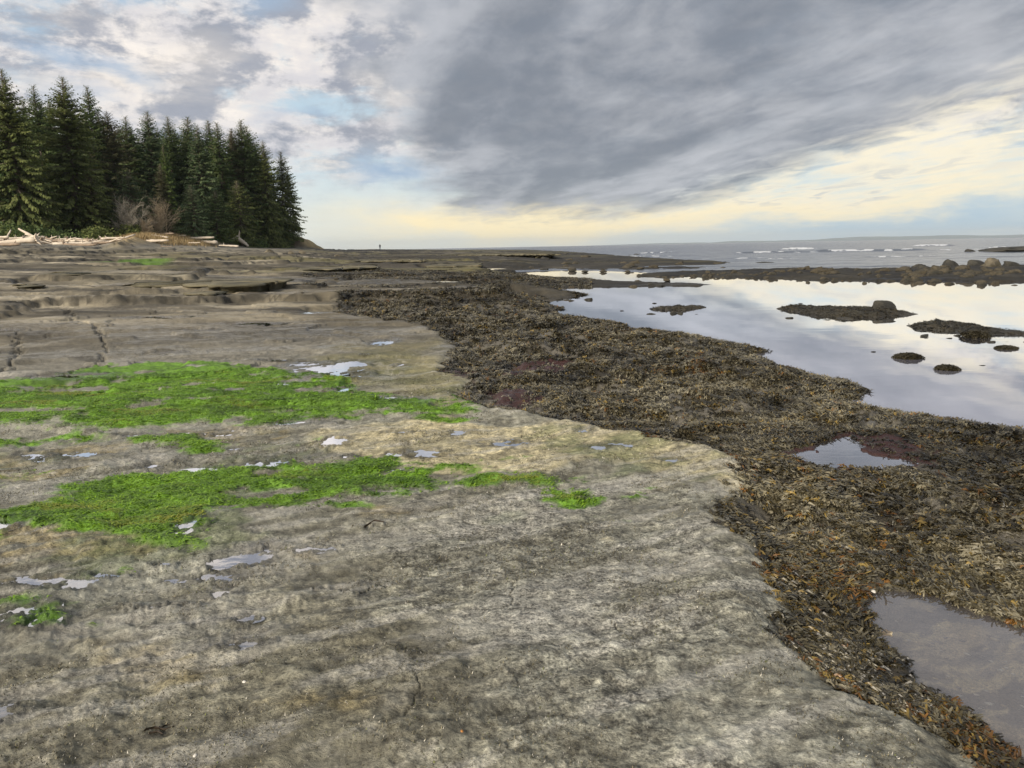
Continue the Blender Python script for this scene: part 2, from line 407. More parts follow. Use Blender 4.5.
def bump_mat(name, color=(.3, .3, .3), attr=None, rough=.8, nscale=4, nk=.35, bscale=8, bstr=.4, bdist=.02, spec=.4, wet=None, coords='Object', col2=None, translucent=0):
    mt = Mat(name)
    co = mt.n('ShaderNodeTexCoord').outputs[coords]
    nz = mt.n('ShaderNodeTexNoise', {'Vector': co, 'Scale': nscale, 'Detail': 7.0, 'Roughness': .65})
    k = E(mt.t, nz.outputs[0]).op('SUBTRACT', .5) * (2 * nk * 2) + 1
    if attr: c = mt.n('ShaderNodeAttribute', attribute_name=attr).outputs['Color']
    else:
        c = mt.n('ShaderNodeRGB').outputs[0]; c.default_value = (*color, 1)
    if col2:
        n2 = mt.n('ShaderNodeTexNoise', {'Vector': co, 'Scale': nscale * .35, 'Detail': 5.0})
        f = E(mt.t, n2.outputs[0]).ss(.42, .62)
        mx = mt.n('ShaderNodeMix', data_type='RGBA'); mt.set(mx.inputs[0], f); mt.set(mx.inputs[6], c); mx.inputs[7].default_value = (*col2, 1)
        c = mx.outputs[2]
    vm = mt.n('ShaderNodeVectorMath', operation='SCALE'); mt.set(vm.inputs[0], c); mt.set(vm.inputs['Scale'], k.op('MAXIMUM', .12))
    bn = mt.n('ShaderNodeTexNoise', {'Vector': co, 'Scale': bscale, 'Detail': 8.0, 'Roughness': .62})
    bp = mt.n('ShaderNodeBump', {'Height': bn.outputs[0], 'Strength': bstr, 'Distance': bdist})
    p = mt.n('ShaderNodeBsdfPrincipled', {'Base Color': vm.outputs[0], 'Roughness': rough, 'Normal': bp.outputs[0], 'Specular IOR Level': spec})
    if wet:
        w = E(mt.t, mt.n('ShaderNodeAttribute', attribute_name=wet).outputs['Fac'])
        w2 = E(mt.t, nz.outputs[0]).ss(.38, .62) * w
        mt.set(p.inputs['Roughness'], rough - w2 * (rough - .16))
    if translucent:
        tr = mt.n('ShaderNodeBsdfTranslucent', {'Color': vm.outputs[0]})
        ms = mt.n('ShaderNodeMixShader', {0: translucent, 1: p.outputs[0], 2: tr.outputs[0]})
        mt.t.links.new(ms.outputs[0], mt.out.inputs[0])
    else: mt.t.links.new(p.outputs[0], mt.out.inputs[0])
    return mt.m

def rock_mat():
    mt = Mat('shelf_rock')
    co = mt.n('ShaderNodeTexCoord').outputs['Object']
    att = mt.n('ShaderNodeAttribute', attribute_name='col').outputs['Color']
    grit = E(mt.t, mt.n('ShaderNodeAttribute', attribute_name='grit').outputs['Fac'])
    wet = E(mt.t, mt.n('ShaderNodeAttribute', attribute_name='wet').outputs['Fac'])
    mp = mt.n('ShaderNodeMapping', {'Vector': co, 'Rotation': (0, 0, R_(-22)), 'Scale': (.62, 1.0, 1.0)}).outputs[0]
    def nz(v, sc, de, ro, di=0.0): return E(mt.t, mt.n('ShaderNodeTexNoise', {'Vector': v, 'Scale': sc, 'Detail': de, 'Roughness': ro, 'Distortion': di}).outputs[0])
    n1 = nz(mp, 7.0, 9.0, .70, .4); nA = nz(mp, 24.0, 6.0, .72, .6); nB = nz(co, 75.0, 4.0, .7)
    smooth = nz(mp, 1.7, 3.0, .5).ss(.40, .47)
    g2 = grit * (smooth * .45 + .55)
    k = (n1 - .5) * 1.2 + ((nA - .5) * 4.2 + (nB - .5) * 4.6) * g2 + 1.03
    fleck = nA.ss(.60, .68) * nB.ss(.52, .60) * g2 * .7
    tuft = nA.ss(.46, .38) * nz(mp, 4.0, 4.0, .6).ss(.44, .54) * g2
    vm = mt.n('ShaderNodeVectorMath', operation='SCALE'); mt.set(vm.inputs[0], att); mt.set(vm.inputs['Scale'], (k + fleck).op('MAXIMUM', .30).op('MINIMUM', 2.4))
    mxt = mt.n('ShaderNodeMix', data_type='RGBA'); mt.set(mxt.inputs[0], tuft * .38); mt.set(mxt.inputs[6], vm.outputs[0]); mxt.inputs[7].default_value = (.055, .050, .028, 1)
    vm = mt.n('ShaderNodeVectorMath', operation='SCALE'); mt.set(vm.inputs[0], mxt.outputs[2]); vm.inputs['Scale'].default_value = 1.0
    hgt = n1 * 1.0 + nA * .75 * g2 + nB * .22 * g2
    bp = mt.n('ShaderNodeBump', {'Height': hgt.s, 'Strength': .95, 'Distance': .036})
    rg = .82 - wet * n1.ss(.36, .56) * .62
    p = mt.n('ShaderNodeBsdfPrincipled', {'Base Color': vm.outputs[0], 'Roughness': rg, 'Normal': bp.outputs[0], 'Specular IOR Level': .45})
    mt.t.links.new(p.outputs[0], mt.out.inputs[0])
    return mt.m

def water_mat(name, tint=(.5, .52, .5), body=None, bodyfac=0, ripple=.02, rscale=6, rough=.02, boost=1.0, sea=False):
    mt = Mat(name)
    co = mt.n('ShaderNodeTexCoord').outputs['Object']
    mp = mt.n('ShaderNodeMapping', {'Vector': co, 'Scale': (.55, 1.0, 1.0)})
    nz = mt.n('ShaderNodeTexNoise', {'Vector': mp.outputs[0], 'Scale': rscale, 'Detail': 4.0, 'Roughness': .5})
    hgt = E(mt.t, nz.outputs[0])
    bp = mt.n('ShaderNodeBump', {'Height': hgt.s, 'Strength': 1.0, 'Distance': ripple})
    fr = E(mt.t, mt.n('ShaderNodeFresnel', {'IOR': 1.33, 'Normal': bp.outputs[0]}).outputs[0])
    fac = (fr * boost).op('MINIMUM', 1.0)
    gl = mt.n('ShaderNodeBsdfGlossy', {'Color': (.97, .97, 1, 1), 'Roughness': rough, 'Normal': bp.outputs[0]})
    tr = mt.n('ShaderNodeBsdfTransparent', {'Color': (*tint, 1)})
    under = tr.outputs[0]
    if body:
        df = mt.n('ShaderNodeBsdfDiffuse', {'Color': (*body, 1)})
        mu = mt.n('ShaderNodeMixShader', {0: bodyfac, 1: tr.outputs[0], 2: df.outputs[0]})
        under = mu.outputs[0]
    ms = mt.n('ShaderNodeMixShader', {1: under, 2: gl.outputs[0]}); mt.set(ms.inputs[0], fac)
    final = ms.outputs[0]
    if sea:
        foam = E(mt.t, mt.n('ShaderNodeAttribute', attribute_name='foam').outputs['Fac'])
        fn = E(mt.t, mt.n('ShaderNodeTexNoise', {'Vector': co, 'Scale': .8, 'Detail': 8.0, 'Roughness': .7}).outputs[0])
        ff = (foam + (fn - .5) * 1.4 * foam.ss(0, .3)).ss(.35, .6)
        wd = mt.n('ShaderNodeBsdfDiffuse', {'Color': (.66, .68, .70, 1)})
        mf = mt.n('ShaderNodeMixShader', {1: final, 2: wd.outputs[0]}); mt.set(mf.inputs[0], ff)
        final = mf.outputs[0]
    mt.t.links.new(final, mt.out.inputs[0])
    return mt.m

# ------------------------------------------------------------------ terrain mesh
for (cx, cy, rx, ry) in PUD0:
    q = np.linspace(-1, 1, 9); gx, gy = np.meshgrid(cx + rx * q, cy + ry * q)
    hh = height1(gx.ravel(), gy.ravel())[0]; PUD1 = float(np.percentile(hh, 45)) - .003
    PUDL = globals().setdefault('PUDL', []); PUDL.append((cx, cy, rx, ry, PUD1))
PUD.extend(PUDL)
def rock_colours(x, y, m, h, steep, sh):
    r = np.hypot(x, y); az = np.degrees(np.arctan2(x, y))
    # ---- intrinsic colours
    u = x * .90 + y * .43; v = -x * .43 + y * .90
    n_big = fbm(x, y, 1.8, 4, 201); n_mid = fbm(u * .45, v, .42, 5, 202); n_sm = fbm(u * .7, v, .09, 4, 203)
    def C(*c): return np.array(c)[None, :]
    def mix(a, b, t): return a + (b - a) * t[:, None]
    c = mix(C(.130, .122, .098), C(.30, .286, .24), np.clip(.46 + .32 * n_mid + .10 * n_big + .28 * n_sm, 0, 1))
    def zone(P, soft, nseed, amp=.4, z=4):
        d = sdf(P, x + amp * fbm(x, y, .7, 4, nseed), y + amp * 1.3 * fbm(x, y, .7, 4, nseed + 1), z)
        return sstep(-soft, soft, d)
    lt = zone(LIGHT, .30, 210)
    c = mix(c, mix(C(.165, .158, .135), C(.335, .325, .285), np.clip(.46 + .34 * n_mid + .26 * n_sm, 0, 1)), lt * .85)
    for i, P in enumerate(DARKS):
        z = zone(P, .25, 215 + i * 3)
        c = mix(c, c * C(.86, .84, .79), z)
    for i, P in enumerate(TANS):
        z = zone(P, .08, 230 + i * 2, .22) * sstep(-.5, .3, n_sm + n_mid)
        c = mix(c, C(.25, .20, .105), z * .75)
    cz = zone(CREAM, .10, 250, .3)
    c = mix(c, mix(C(.34, .30, .20), C(.56, .48, .31), np.clip(.5 + .5 * n_mid + .3 * n_sm, 0, 1)), cz * .95)
    oz = zone(OLIVE, .4, 255, .6)
    c = mix(c, mix(C(.13, .13, .055), C(.27, .23, .11), np.clip(.5 + .6 * n_mid, 0, 1)), oz * .75)
    c = c * (1 + (C(1.13, 1.14, 1.06) - 1) * sstep(14, 8, r)[:, None])
    vein = ridged(u * .45, v + .3 * n_mid, .5, 4, 258); veinf = ridged(u * .6, v, .16, 3, 259)
    c = mix(c, C(.50, .47, .40), (sstep(.70, .88, vein) * .6 + sstep(.72, .9, veinf) * .55) * sstep(22, 10, r) * (.4 + .6 * sstep(-.3, .3, n_big)))
    pit = sstep(.35, .75, fbm(u * .7, v, .20, 5, 257)); c = mix(c, c * C(.60, .57, .50), pit * .42)
    near = sstep(11, 5, r)
    f1 = fbm(u * .7, v, .034, 3, 401); f2 = fbm(u * .6, v, .075, 4, 402)
    c = c * (1 + (.46 * f1 + .15 * f2) * near * (.75 + .5 * sstep(-.4, .4, n_mid)))[:, None]
    thinv = ridged(u * .5 + .1 * n_mid, v + .05 * f2, .11, 3, 403) ; c = mix(c, C(.52, .49, .42), sstep(.80, .93, thinv) * near * .55 * sstep(-.2, .4, n_mid + .5 * n_big))
    sk = fbm(u * .13, v, .11, 5, 405); c = mix(c, C(.47, .45, .40), sstep(.18, .6, sk) * near * .42); c = mix(c, C(.10, .09, .065), sstep(.25, .65, -sk) * near * .35)
    hole = fbm(u * .8, v, .05, 3, 404); c = mix(c, C(.045, .038, .025), sstep(.55, .8, hole) * near * .5)
    # middle distance shelf: browner, weed-darkened ledges
    far = sstep(9, 18, r)
    bed = fbm(x * .3, y * 1.3, 3.5, 5, 260)
    cf = mix(C(.085, .07, .042), C(.29, .25, .175), np.clip(.5 + .8 * bed + .35 * n_big + .3 * n_mid, 0, 1))
    c = mix(c, cf, far * .9)
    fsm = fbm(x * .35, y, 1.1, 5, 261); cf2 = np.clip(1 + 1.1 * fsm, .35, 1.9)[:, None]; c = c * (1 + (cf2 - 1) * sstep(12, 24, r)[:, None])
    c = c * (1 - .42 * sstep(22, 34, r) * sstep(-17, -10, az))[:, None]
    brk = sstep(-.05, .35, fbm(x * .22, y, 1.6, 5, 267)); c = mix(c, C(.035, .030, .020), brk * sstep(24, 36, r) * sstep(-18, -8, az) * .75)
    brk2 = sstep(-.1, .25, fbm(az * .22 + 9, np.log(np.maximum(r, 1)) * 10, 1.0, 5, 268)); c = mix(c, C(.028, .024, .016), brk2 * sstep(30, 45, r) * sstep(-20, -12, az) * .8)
    og = sstep(.1, .5, fbm(x * .4, y, 9, 4, 262)) * sstep(25, 45, r) * sstep(-32, -20, az)
    c = mix(c, C(.17, .15, .06), og * .7)
    wd = sstep(-.10, .35, fbm(x * .5, y, 4.2, 5, 264) + .5 * sstep(-16, -4, az) - .35) * sstep(14, 24, r) * sstep(150, 90, r)
    c = mix(c, C(.055, .045, .028), wd * .8)
    c = mix(c, C(.022, .020, .015), np.clip(steep, 0, 1) * .95)  # undercut shade painted into the rock colour of the ledge risers
    # beach gravel below the drift line, bleached
    RR = np.interp(az, _az, _R)
    be = sstep(.62, .86, r / RR) * sstep(-13, -17, az)
    c = mix(c, mix(C(.17, .155, .125), C(.25, .23, .19), np.clip(.5 + .5 * n_big, 0, 1)), be * .85)
    tanb = sstep(.955, 1.0, r / RR + .02 * n_big) * sstep(-13, -17, az)
    c = mix(c, C(.40, .31, .19), tanb * .8)
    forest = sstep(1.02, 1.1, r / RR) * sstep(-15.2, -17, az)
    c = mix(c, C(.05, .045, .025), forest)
    c = mix(c, C(.36, .27, .14), sstep(-1, 1, sdf(BANK, x, y, 10)) * .9)
    d = np.hypot((x - BL[0]) / 6.5, (y - BL[1]) / 9)
    c = mix(c, mix(C(.10, .07, .04), C(.34, .25, .11), sstep(-.3, .4, fbm(x, y, 2.5, 3, 270) + (x - BL[0]) * .12)), sstep(1.15, .9, d))
    gs = sdf(poly_w([(92, 260.6), (120, 259), (172, 259.6), (170, 262.5), (120, 263)]), x, y + 1.0 * fbm(x, y, 3, 3, 271), 10)
    c = mix(c, C(.10, .19, .02), sstep(-.3, .8, gs) * .9)
    # rock joints
    j = ridged(x * .7, y, 2.6, 3, 272)
    c = mix(c, C(.05, .045, .035), sstep(.86, .93, j) * sstep(7, 12, r) * sstep(.2, 0, m['sw']) * .6)
    # seaweed belt ground: dark wet rock between fronds
    swz = sstep(-.04, .06, m['sw'])
    bare = sstep(.35, .6, fbm(x, y, .6, 4, 280))
    c = mix(c, mix(C(.045, .038, .026), C(.16, .145, .115), bare * .7), swz)
    c = mix(c, C(.045, .016, .014), sstep(-.05, .1, m['red'] + .1 * n_sm) * .92)
    # green film
    gz = sstep(-.06, .10, m['green'] + .09 * n_sm)
    c = mix(c, mix(C(.075, .15, .012), C(.16, .33, .02), np.clip(.5 + .6 * n_sm + .3 * n_mid, 0, 1)), gz * .95)
    thin = sstep(.28, .60, fbm(u * .6, v, .5, 5, 283)) * sstep(9.5, 6, r) * sstep(3.6, 4.6, r) * (1 - swz)
    c = mix(c, C(.10, .14, .04), thin * .45)
    # pool beds
    pz = sstep(0, .05, m['p1'])
    vv = fbm(u * .5, v, .16, 4, 285)
    c = mix(c, mix(C(.24, .19, .14), C(.74, .60, .38), sstep(-.2, .4, vv)), pz); c = mix(c, C(.85, .70, .42), pz * sstep(.45, .7, fbm(u * .45, v, .09, 3, 286)))
    c = mix(c, C(.06, .035, .03), sstep(0, .05, m['p2']))
    # reef, islets and everything below the tide line
    low = (sh < 0) & (az > -20)
    reefc = mix(C(.022, .019, .012), C(.075, .063, .040), np.clip(.45 + .6 * fbm(x, y, .8, 5, 290), 0, 1))
    c = np.where(low[:, None], reefc, c)
    c = np.where((h < WL)[:, None], C(.10, .10, .09), c)
    tide = sstep(.12, .0, h - WL) * (r > 7) * (az > -12)
    c = mix(c, C(.04, .035, .025), tide * .6)
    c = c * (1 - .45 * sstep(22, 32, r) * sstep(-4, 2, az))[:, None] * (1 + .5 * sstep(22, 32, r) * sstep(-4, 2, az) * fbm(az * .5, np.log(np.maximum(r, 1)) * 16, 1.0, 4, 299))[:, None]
    # wetness
    wet = sstep(.05, .55, fbm(u * .35, v, .55, 5, 295) + .15 * n_big + .12) * sstep(30, 12, r)
    wet = np.maximum(wet * .9, sstep(-.1, .3, fbm(x * .3, y, 2.5, 4, 296)) * sstep(7, 11, r) * sstep(60, 30, r) * .7)
    wet = np.maximum(wet, swz * .6) * (1 - .7 * gz)
    # a thin pale film in streaks over the bare near rock
    film = sstep(.42, .85, fbm(u * .28, v, .42, 5, 297) + .25 * lt) * (1 - swz) * (1 - gz) * sstep(26, 12, r)
    c = mix(c, C(.44, .42, .37), film * .38)
    for cx, cy, rx, ry, lev in PUD:
        q = np.hypot((x - cx) / rx, (y - cy) / ry); wet = np.maximum(wet, sstep(2.4, 1.2, q) * (r < 20)); c = c * (1 - .38 * sstep(2.2, 1.3, q + .3 * n_sm) * (r < 25))[:, None]
    grit = np.clip(sstep(12, 5, r) * (.55 + .45 * lt) * (1 - .5 * gz), 0, 1)
    return c, wet, grit
def build_terrain():
    azd = np.concatenate([np.arange(-180, -44, 4.0), np.arange(-44, 44, .085), np.arange(44, 180, 4.0)])
    rr = [0.4]
    while rr[-1] < 420:
        q = rr[-1]
        rr.append(q * (1.03 if q < 1.5 else 1.0048 if q < 12 else 1.006 if q < 120 else 1.012))
    rr = np.array(rr)
    na, nr = len(azd), len(rr)
    A, Rr = np.meshgrid(np.radians(azd), rr)
    x = (np.sin(A) * Rr).ravel(); y = (np.cos(A) * Rr).ravel()
    m = masks(x, y)
    h, steep, sh = height(x, y, m)
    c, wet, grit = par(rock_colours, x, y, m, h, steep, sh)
    V = np.stack([x, y, h], 1)
    i = np.arange(nr - 1)[:, None] * na; jx = np.arange(na)[None, :]; jn = (jx + 1) % na
    a = (i + jx).ravel(); b = (i + jn).ravel(); cc = (i + na + jn).ravel(); dd = (i + na + jx).ravel()
    faces = np.stack([a, b, cc, dd], 1)
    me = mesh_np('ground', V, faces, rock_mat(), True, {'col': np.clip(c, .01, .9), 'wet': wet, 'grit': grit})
    o = obj('ground', me); tag(o, 'grey brown tidal rock shelf with stepped ledges running to the sea', 'rock shelf', kind='structure')
build_terrain()

# ------------------------------------------------------------------ water
def flat_poly(name, pts, z, mat, label):
    pts = np.asarray(pts); c = pts.mean(0)
    ar = sum(pts[k - 1][0] * pts[k][1] - pts[k][0] * pts[k - 1][1] for k in range(len(pts)))
    if ar < 0: pts = pts[::-1]
    V = np.vstack([[c[0], c[1], z], np.hstack([pts, np.full((len(pts), 1), z)])])
    n = len(pts); f = np.array([[0, 1 + k, 1 + (k + 1) % n] for k in range(n)])
    o = obj(name, mesh_np(name, V, f, mat, False)); tag(o, label, 'water', kind='structure'); return o
pool_m = water_mat('tide_pool_water', (.97, .95, .90), (.66, .60, .56), .15, .0008, 9, .012, 3.0)
pud_m = water_mat('puddle_water', (.8, .8, .78), (.5, .5, .52), .10, .0006, 14, .02, 5.0)
def circ_out(P, k):
    P = np.asarray(P); c = P.mean(0); out = []
    for p in P:
        d = p - c; L = np.hypot(*d); out.append(c + d * (1 + k / L))
    return np.array(out)
flat_poly('tide_pool_water', circ_out(POOL1, .22), P1L, pool_m, 'still tide pool over a pebbly bed at the lower right, ringed by rockweed')
flat_poly('tide_pool_water', circ_out(POOL2, .12), P2L, pool_m, 'small bright tide pool among dark red algae in the seaweed belt')
for cx, cy, rx, ry, lev in PUD:
    th = np.linspace(0, 2 * PI, 28, endpoint=False)
    flat_poly('puddle_water', np.stack([cx + rx * 1.5 * np.cos(th), cy + ry * 1.5 * np.sin(th)], 1), lev, pud_m, 'shallow puddle of rain-bright water on the rock shelf')['group'] = 'puddles on the rock shelf'

def build_sea():
    CALM = np.vstack([poly_w([(1250, 276), (1024, 275), (900, 276), (800, 274), (700, 274.6), (640, 275.6), (560, 272), (480, 275)], WL), [[-8, 30], [-8, 2], [60, 2]]])
    azd = np.concatenate([np.arange(-14, 40, .12), np.arange(40, 100, 3.0)])
    rr = [3.0]
    while rr[-1] < 16500: rr.append(rr[-1] * (1.03 if rr[-1] < 45 else 1.008 if rr[-1] < 600 else 1.06))
    rr = np.array(rr); A, Rr = np.meshgrid(np.radians(azd), rr)
    x = (np.sin(A) * Rr).ravel(); y = (np.cos(A) * Rr).ravel(); r = Rr.ravel()
    d = sdf(CALM, x, y); op = sstep(-1, -8, d) * (r > 20)
    z = WL + 0 * x
    sw = fbm(x * .25 + 3, y * 1.0 + .12 * x, 9, 3, 400)
    z = z + op * (.10 * sw + .035 * fbm(x * .4, y, 2.2, 3, 401)) * sstep(2500, 400, r)
    foam = np.zeros_like(x)
    # breakers: px, py, half length px, height
    for k, (a, b, hl, hh) in enumerate(((800, 249.2, 18, .5), (932, 246.0, 18, .5), (780, 252.6, 60, .3), (870, 251.2, 60, .40), (960, 249.6, 30, .12), (1000, 247.4, 26, .15), (655, 253.0, 26, .2), (640, 256.5, 50, .10), (668, 262, 40, .05), (745, 258.5, 60, .04), (900, 256.5, 60, .04))):
        cx, cy = pix2world(a, b, WL); R0 = math.hypot(cx, cy); a0 = math.atan2(cx, cy)
        da = (np.arctan2(x, y) - a0) * F / hl * math.cos(a0)
        w = sstep(1, .35, np.abs(da) + .35 * fbm(x, y, 3 + R0 * .02, 3, 410 + k))
        rc = R0 + R0 * .02 * fbm(da, da * 0 + k, .5, 3, 420 + k)
        thick = .35 + R0 * .009
        q = (r - rc) / thick * .8
        z = z + hh * w * np.exp(-q * q)
        brk = sstep(-.55, .35, fbm(da * 7, q * .6, .8, 5, 440 + k)); foam = np.maximum(foam, w * sstep(1.6, .2, np.abs(q + .5)) * ((.42 + .6 * brk) if hh > .45 else .05 + .66 * brk))
    # foam line along the outer reef edge
    dr = sdf(REEF, x, y, 10); foam = np.maximum(foam, sstep(-1.6, -.2, dr) * op * .5 * sstep(-.2, .5, fbm(x, y, 2, 3, 430)))
    na, nr = len(azd), len(rr)
    i = np.arange(nr - 1)[:, None] * na; jx = np.arange(na - 1)[None, :]
    a = (i + jx).ravel(); b = (i + jx + 1).ravel()
    f = np.stack([a, b, b + na, a + na], 1)
    V = np.stack([x, y, z], 1)
    cen = d[f].mean(1) if False else d[f[:, 0]]
    fl = f[cen > -3]; fs = f[cen <= -3]
    def sub(ff):
        u, inv = np.unique(ff.ravel(), return_inverse=True); return u, inv.reshape(ff.shape)
    u, ff = sub(fl)
    lag = water_mat('lagoon_water', (.25, .27, .27), (.36, .36, .42), .85, .0012, 1.4, .02, 1.9)
    o = obj('lagoon_water', mesh_np('lagoon_water', V[u], ff, lag, True)); tag(o, 'calm pale lagoon mirroring the clouds behind the boulder reef', 'water', kind='structure')
    u, ff = sub(fs)
    sea = water_mat('sea_water', (.05, .06, .07), (.10, .115, .13), 1.0, .20, .55, .20, .72, True)
    o = obj('sea_water', mesh_np('sea_water', V[u], ff, sea, True, {'foam': foam[u]})); tag(o, 'grey open sea with white breakers running to the horizon', 'sea', kind='structure')
build_sea()

# ------------------------------------------------------------------ seaweed and algae
def realize(protoV, protoF, px, py, pz, rot, scale, tilt=None, tintv=None, protoW=None):
    """copies of a prototype at points, as one vertex/face set"""
    n = len(px); nv = len(protoV)
    ca, sa = np.cos(rot)[:, None], np.sin(rot)[:, None]
    X = protoV[None, :, 0] * scale[:, None]; Y = protoV[None, :, 1] * scale[:, None]; Z = protoV[None, :, 2] * scale[:, None]
    vx = X * ca - Y * sa + px[:, None]; vy = X * sa + Y * ca + py[:, None]; vz = Z + pz[:, None]
    V = np.stack([vx, vy, vz], 2).reshape(-1, 3)
    Fc = (protoF[None] + (np.arange(n) * nv)[:, None, None]).reshape(-1, protoF.shape[1])
    return V, Fc
def frond_proto(seed, nb, lod=0):
    rg = np.random.default_rng(seed); V = []; Fc = []; T = []
    for b in range(nb):
        az = rg.normal(0, .95) if rg.random() < .65 else rg.uniform(0, 6.28); L = rg.uniform(.034, .070); el = rg.uniform(.15, .95); curl = rg.uniform(.6, 1.7)
        bx, by = rg.uniform(-.018, .018, 2); w0 = rg.uniform(.0028, .0046)
        p = np.array([bx, by, -.004]); d = np.array([math.cos(az), math.sin(az)]); s = np.array([-d[1], d[0], 0])
        st = 3 if lod == 0 else 2
        tw = rg.uniform(-.8, .8); bend = rg.normal(0, .55)
        base = len(V)
        for k in range(st):
            e = el - curl * k / st; a_k = az + bend * k; d = np.array([math.cos(a_k), math.sin(a_k)]); s = np.array([-d[1], d[0], 0]); sd = s * math.cos(tw * k) + np.array([0, 0, 1]) * math.sin(tw * k)
            w = w0 * (1 + .28 * k)
            V += [p - sd * w, p + sd * w]; T += [k / st] * 2
            p = p + np.array([d[0] * math.cos(e), d[1] * math.cos(e), math.sin(e)]) * L / st
        for k in range(st - 1): q = base + 2 * k; Fc.append([q, q + 1, q + 3, q + 2])
        q = base + 2 * (st - 1)
        for sg in (-1, 1):
            a2 = az + bend * (st - 1) + sg * rg.uniform(.35, .7); e = el - curl + rg.uniform(-.3, .5)
            dd = np.array([math.cos(a2) * math.cos(e), math.sin(a2) * math.cos(e), math.sin(e)]); ss_ = np.array([-math.sin(a2), math.cos(a2), 0])
            t = (V[q] + V[q + 1]) / 2 + dd * L * rg.uniform(.35, .6); n = len(V); wt = w0 * rg.uniform(.9, 1.35)
            V += [t - ss_ * wt, t + ss_ * wt]; T += [1, 1]
            Fc.append([q, q + 1, n + 1, n])
    return np.array(V), np.array(Fc), np.array(T)

def build_seaweed():
    N = 950000
    az = rng.uniform(R_(-15), R_(52), N); 
    ex = .65; lo, hi = 2.2 ** ex, 48 ** ex
    r = (rng.uniform(lo, hi, N)) ** (1 / ex)     # density falls as r^-1.2
    x = np.sin(az) * r; y = np.cos(az) * r
    m = masks(x, y)
    nb = fbm(x, y, .6, 4, 280)
    keep = (m['sw'] > -.01 + .03 * rng.standard_normal(N)) & (m['p1'] < .015) & (m['p2'] < .02)
    lum = fbm(x, y, .26, 4, 47)
    keep &= ~((nb > .50) & (rng.random(N) < .85)); keep &= rng.random(N) < sstep(-.62, -.12, lum) * .93 + .07
    keep &= ~((m['red'] > .05) & (rng.random(N) < .93))
    # stray weed on the middle ledges
    w2 = fbm(x * .5, y, 4.2, 5, 264) + .5 * sstep(-16, -4, np.degrees(az)) - .35
    isl = np.maximum(np.maximum(sdf(ISL1, x, y, 3), sdf(ISL2, x, y, 3)), sdf(ISL3, x, y, 3)) > -.05
    keep |= isl & (rng.random(N) < .8)
    stray = (w2 > .12) & (r > 14) & (r < 48) & (np.degrees(az) < 6) & (rng.random(N) < .5)
    keep |= stray & (m['sw'] <= 0)
    x, y, r = x[keep], y[keep], r[keep]; mk = {k: v[keep] for k, v in m.items()}
    h, st, sh = height(x, y, mk, False)
    ok = (h > WL - .02); x, y, r, h = x[ok], y[ok], r[ok], h[ok]; swd = mk['sw'][ok]; p1 = mk['p1'][ok]
    n = len(x); print('seaweed clumps', n)
    islf = np.maximum(np.maximum(sdf(ISL1, x, y, 3), sdf(ISL2, x, y, 3)), sdf(ISL3, x, y, 3)) > -.1
    s = np.where(islf, .5, 1.0) * (np.maximum(r, 3) / 3) ** .42 * rng.uniform(.65, 1.25, n) * .72
    rot = 2.6 * fbm(x, y, .55, 3, 505) + 2.0 + rng.normal(0, .45, n)
    # colours in patches; shade in hollows between mounds painted as darker fronds
    pal = np.array([[.060, .050, .026], [.135, .118, .075], [.135, .066, .016], [.175, .122, .032], [.135, .122, .082], [.030, .026, .017]])
    n1 = fbm(x, y, .35, 4, 501); n2 = fbm(x, y, .9, 3, 502); n3 = fbm(x, y, .26, 4, 47)
    hot = np.zeros(n)
    for a_, b_, rr_ in ((800, 598, .22), (835, 612, .16), (775, 575, .15), (1000, 752, .25), (850, 590, .2), (745, 520, .15), (905, 530, .25), (690, 372, .5), (620, 335, .6)):
        qx, qy = pix2world(a_, b_, -.1); hot = np.maximum(hot, np.exp(-((x - qx) ** 2 + (y - qy) ** 2) / rr_ ** 2))
    edge = sstep(.35, .0, swd) * sstep(9, 5, r) * .35 + hot * 1.3
    W = np.stack([.9 + 0 * x, .9 + .5 * n2, np.clip(.02 + .9 * edge * (n1 > .0) + .25 * (n1 > .55), 0, 2), np.clip(.08 + .22 * (n1 > .2) + .3 * edge, 0, 2), np.clip(.36 - .3 * edge + .4 * n2, .03, 2), .75 - .5 * n3], 1)
    W = np.clip(W, .01, None); W /= W.sum(1, keepdims=True); cs = W.cumsum(1); pick = (rng.random(n)[:, None] > cs).sum(1).clip(0, 5)
    pal_i = np.where(islf, .55, 1.0)[:, None]
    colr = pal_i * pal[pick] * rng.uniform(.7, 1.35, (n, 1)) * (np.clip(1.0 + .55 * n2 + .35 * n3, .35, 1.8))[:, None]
    Vs = []; Fs = []; Cs = []; off = 0
    for lod, sel in ((0, r < 6.5), (1, r >= 6.5)):
        idx = np.nonzero(sel)[0]; grp = rng.integers(0, 10, len(idx))
        for g in range(10):
            ii = idx[grp == g]
            if not len(ii): continue
            pv, pf, pt = frond_proto(600 + g + lod * 20, 7 if lod == 0 else 4, lod)
            V, Fc = realize(pv, pf, x[ii], y[ii], h[ii], rot[ii], s[ii])
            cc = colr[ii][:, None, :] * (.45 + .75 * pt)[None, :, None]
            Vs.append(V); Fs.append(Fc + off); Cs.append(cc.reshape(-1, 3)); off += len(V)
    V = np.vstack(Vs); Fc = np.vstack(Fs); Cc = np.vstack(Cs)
    m_ = bump_mat('rockweed', attr='col', rough=.34, nscale=40, nk=.3, bscale=120, bstr=.3, bdist=.004, spec=.5)
    o = obj('seaweed', mesh_np('seaweed', V, Fc, m_, True, {'col': Cc}))
    tag(o, 'belt of olive and rust brown rockweed covering the lower rock', 'seaweed', kind='stuff')
build_seaweed()

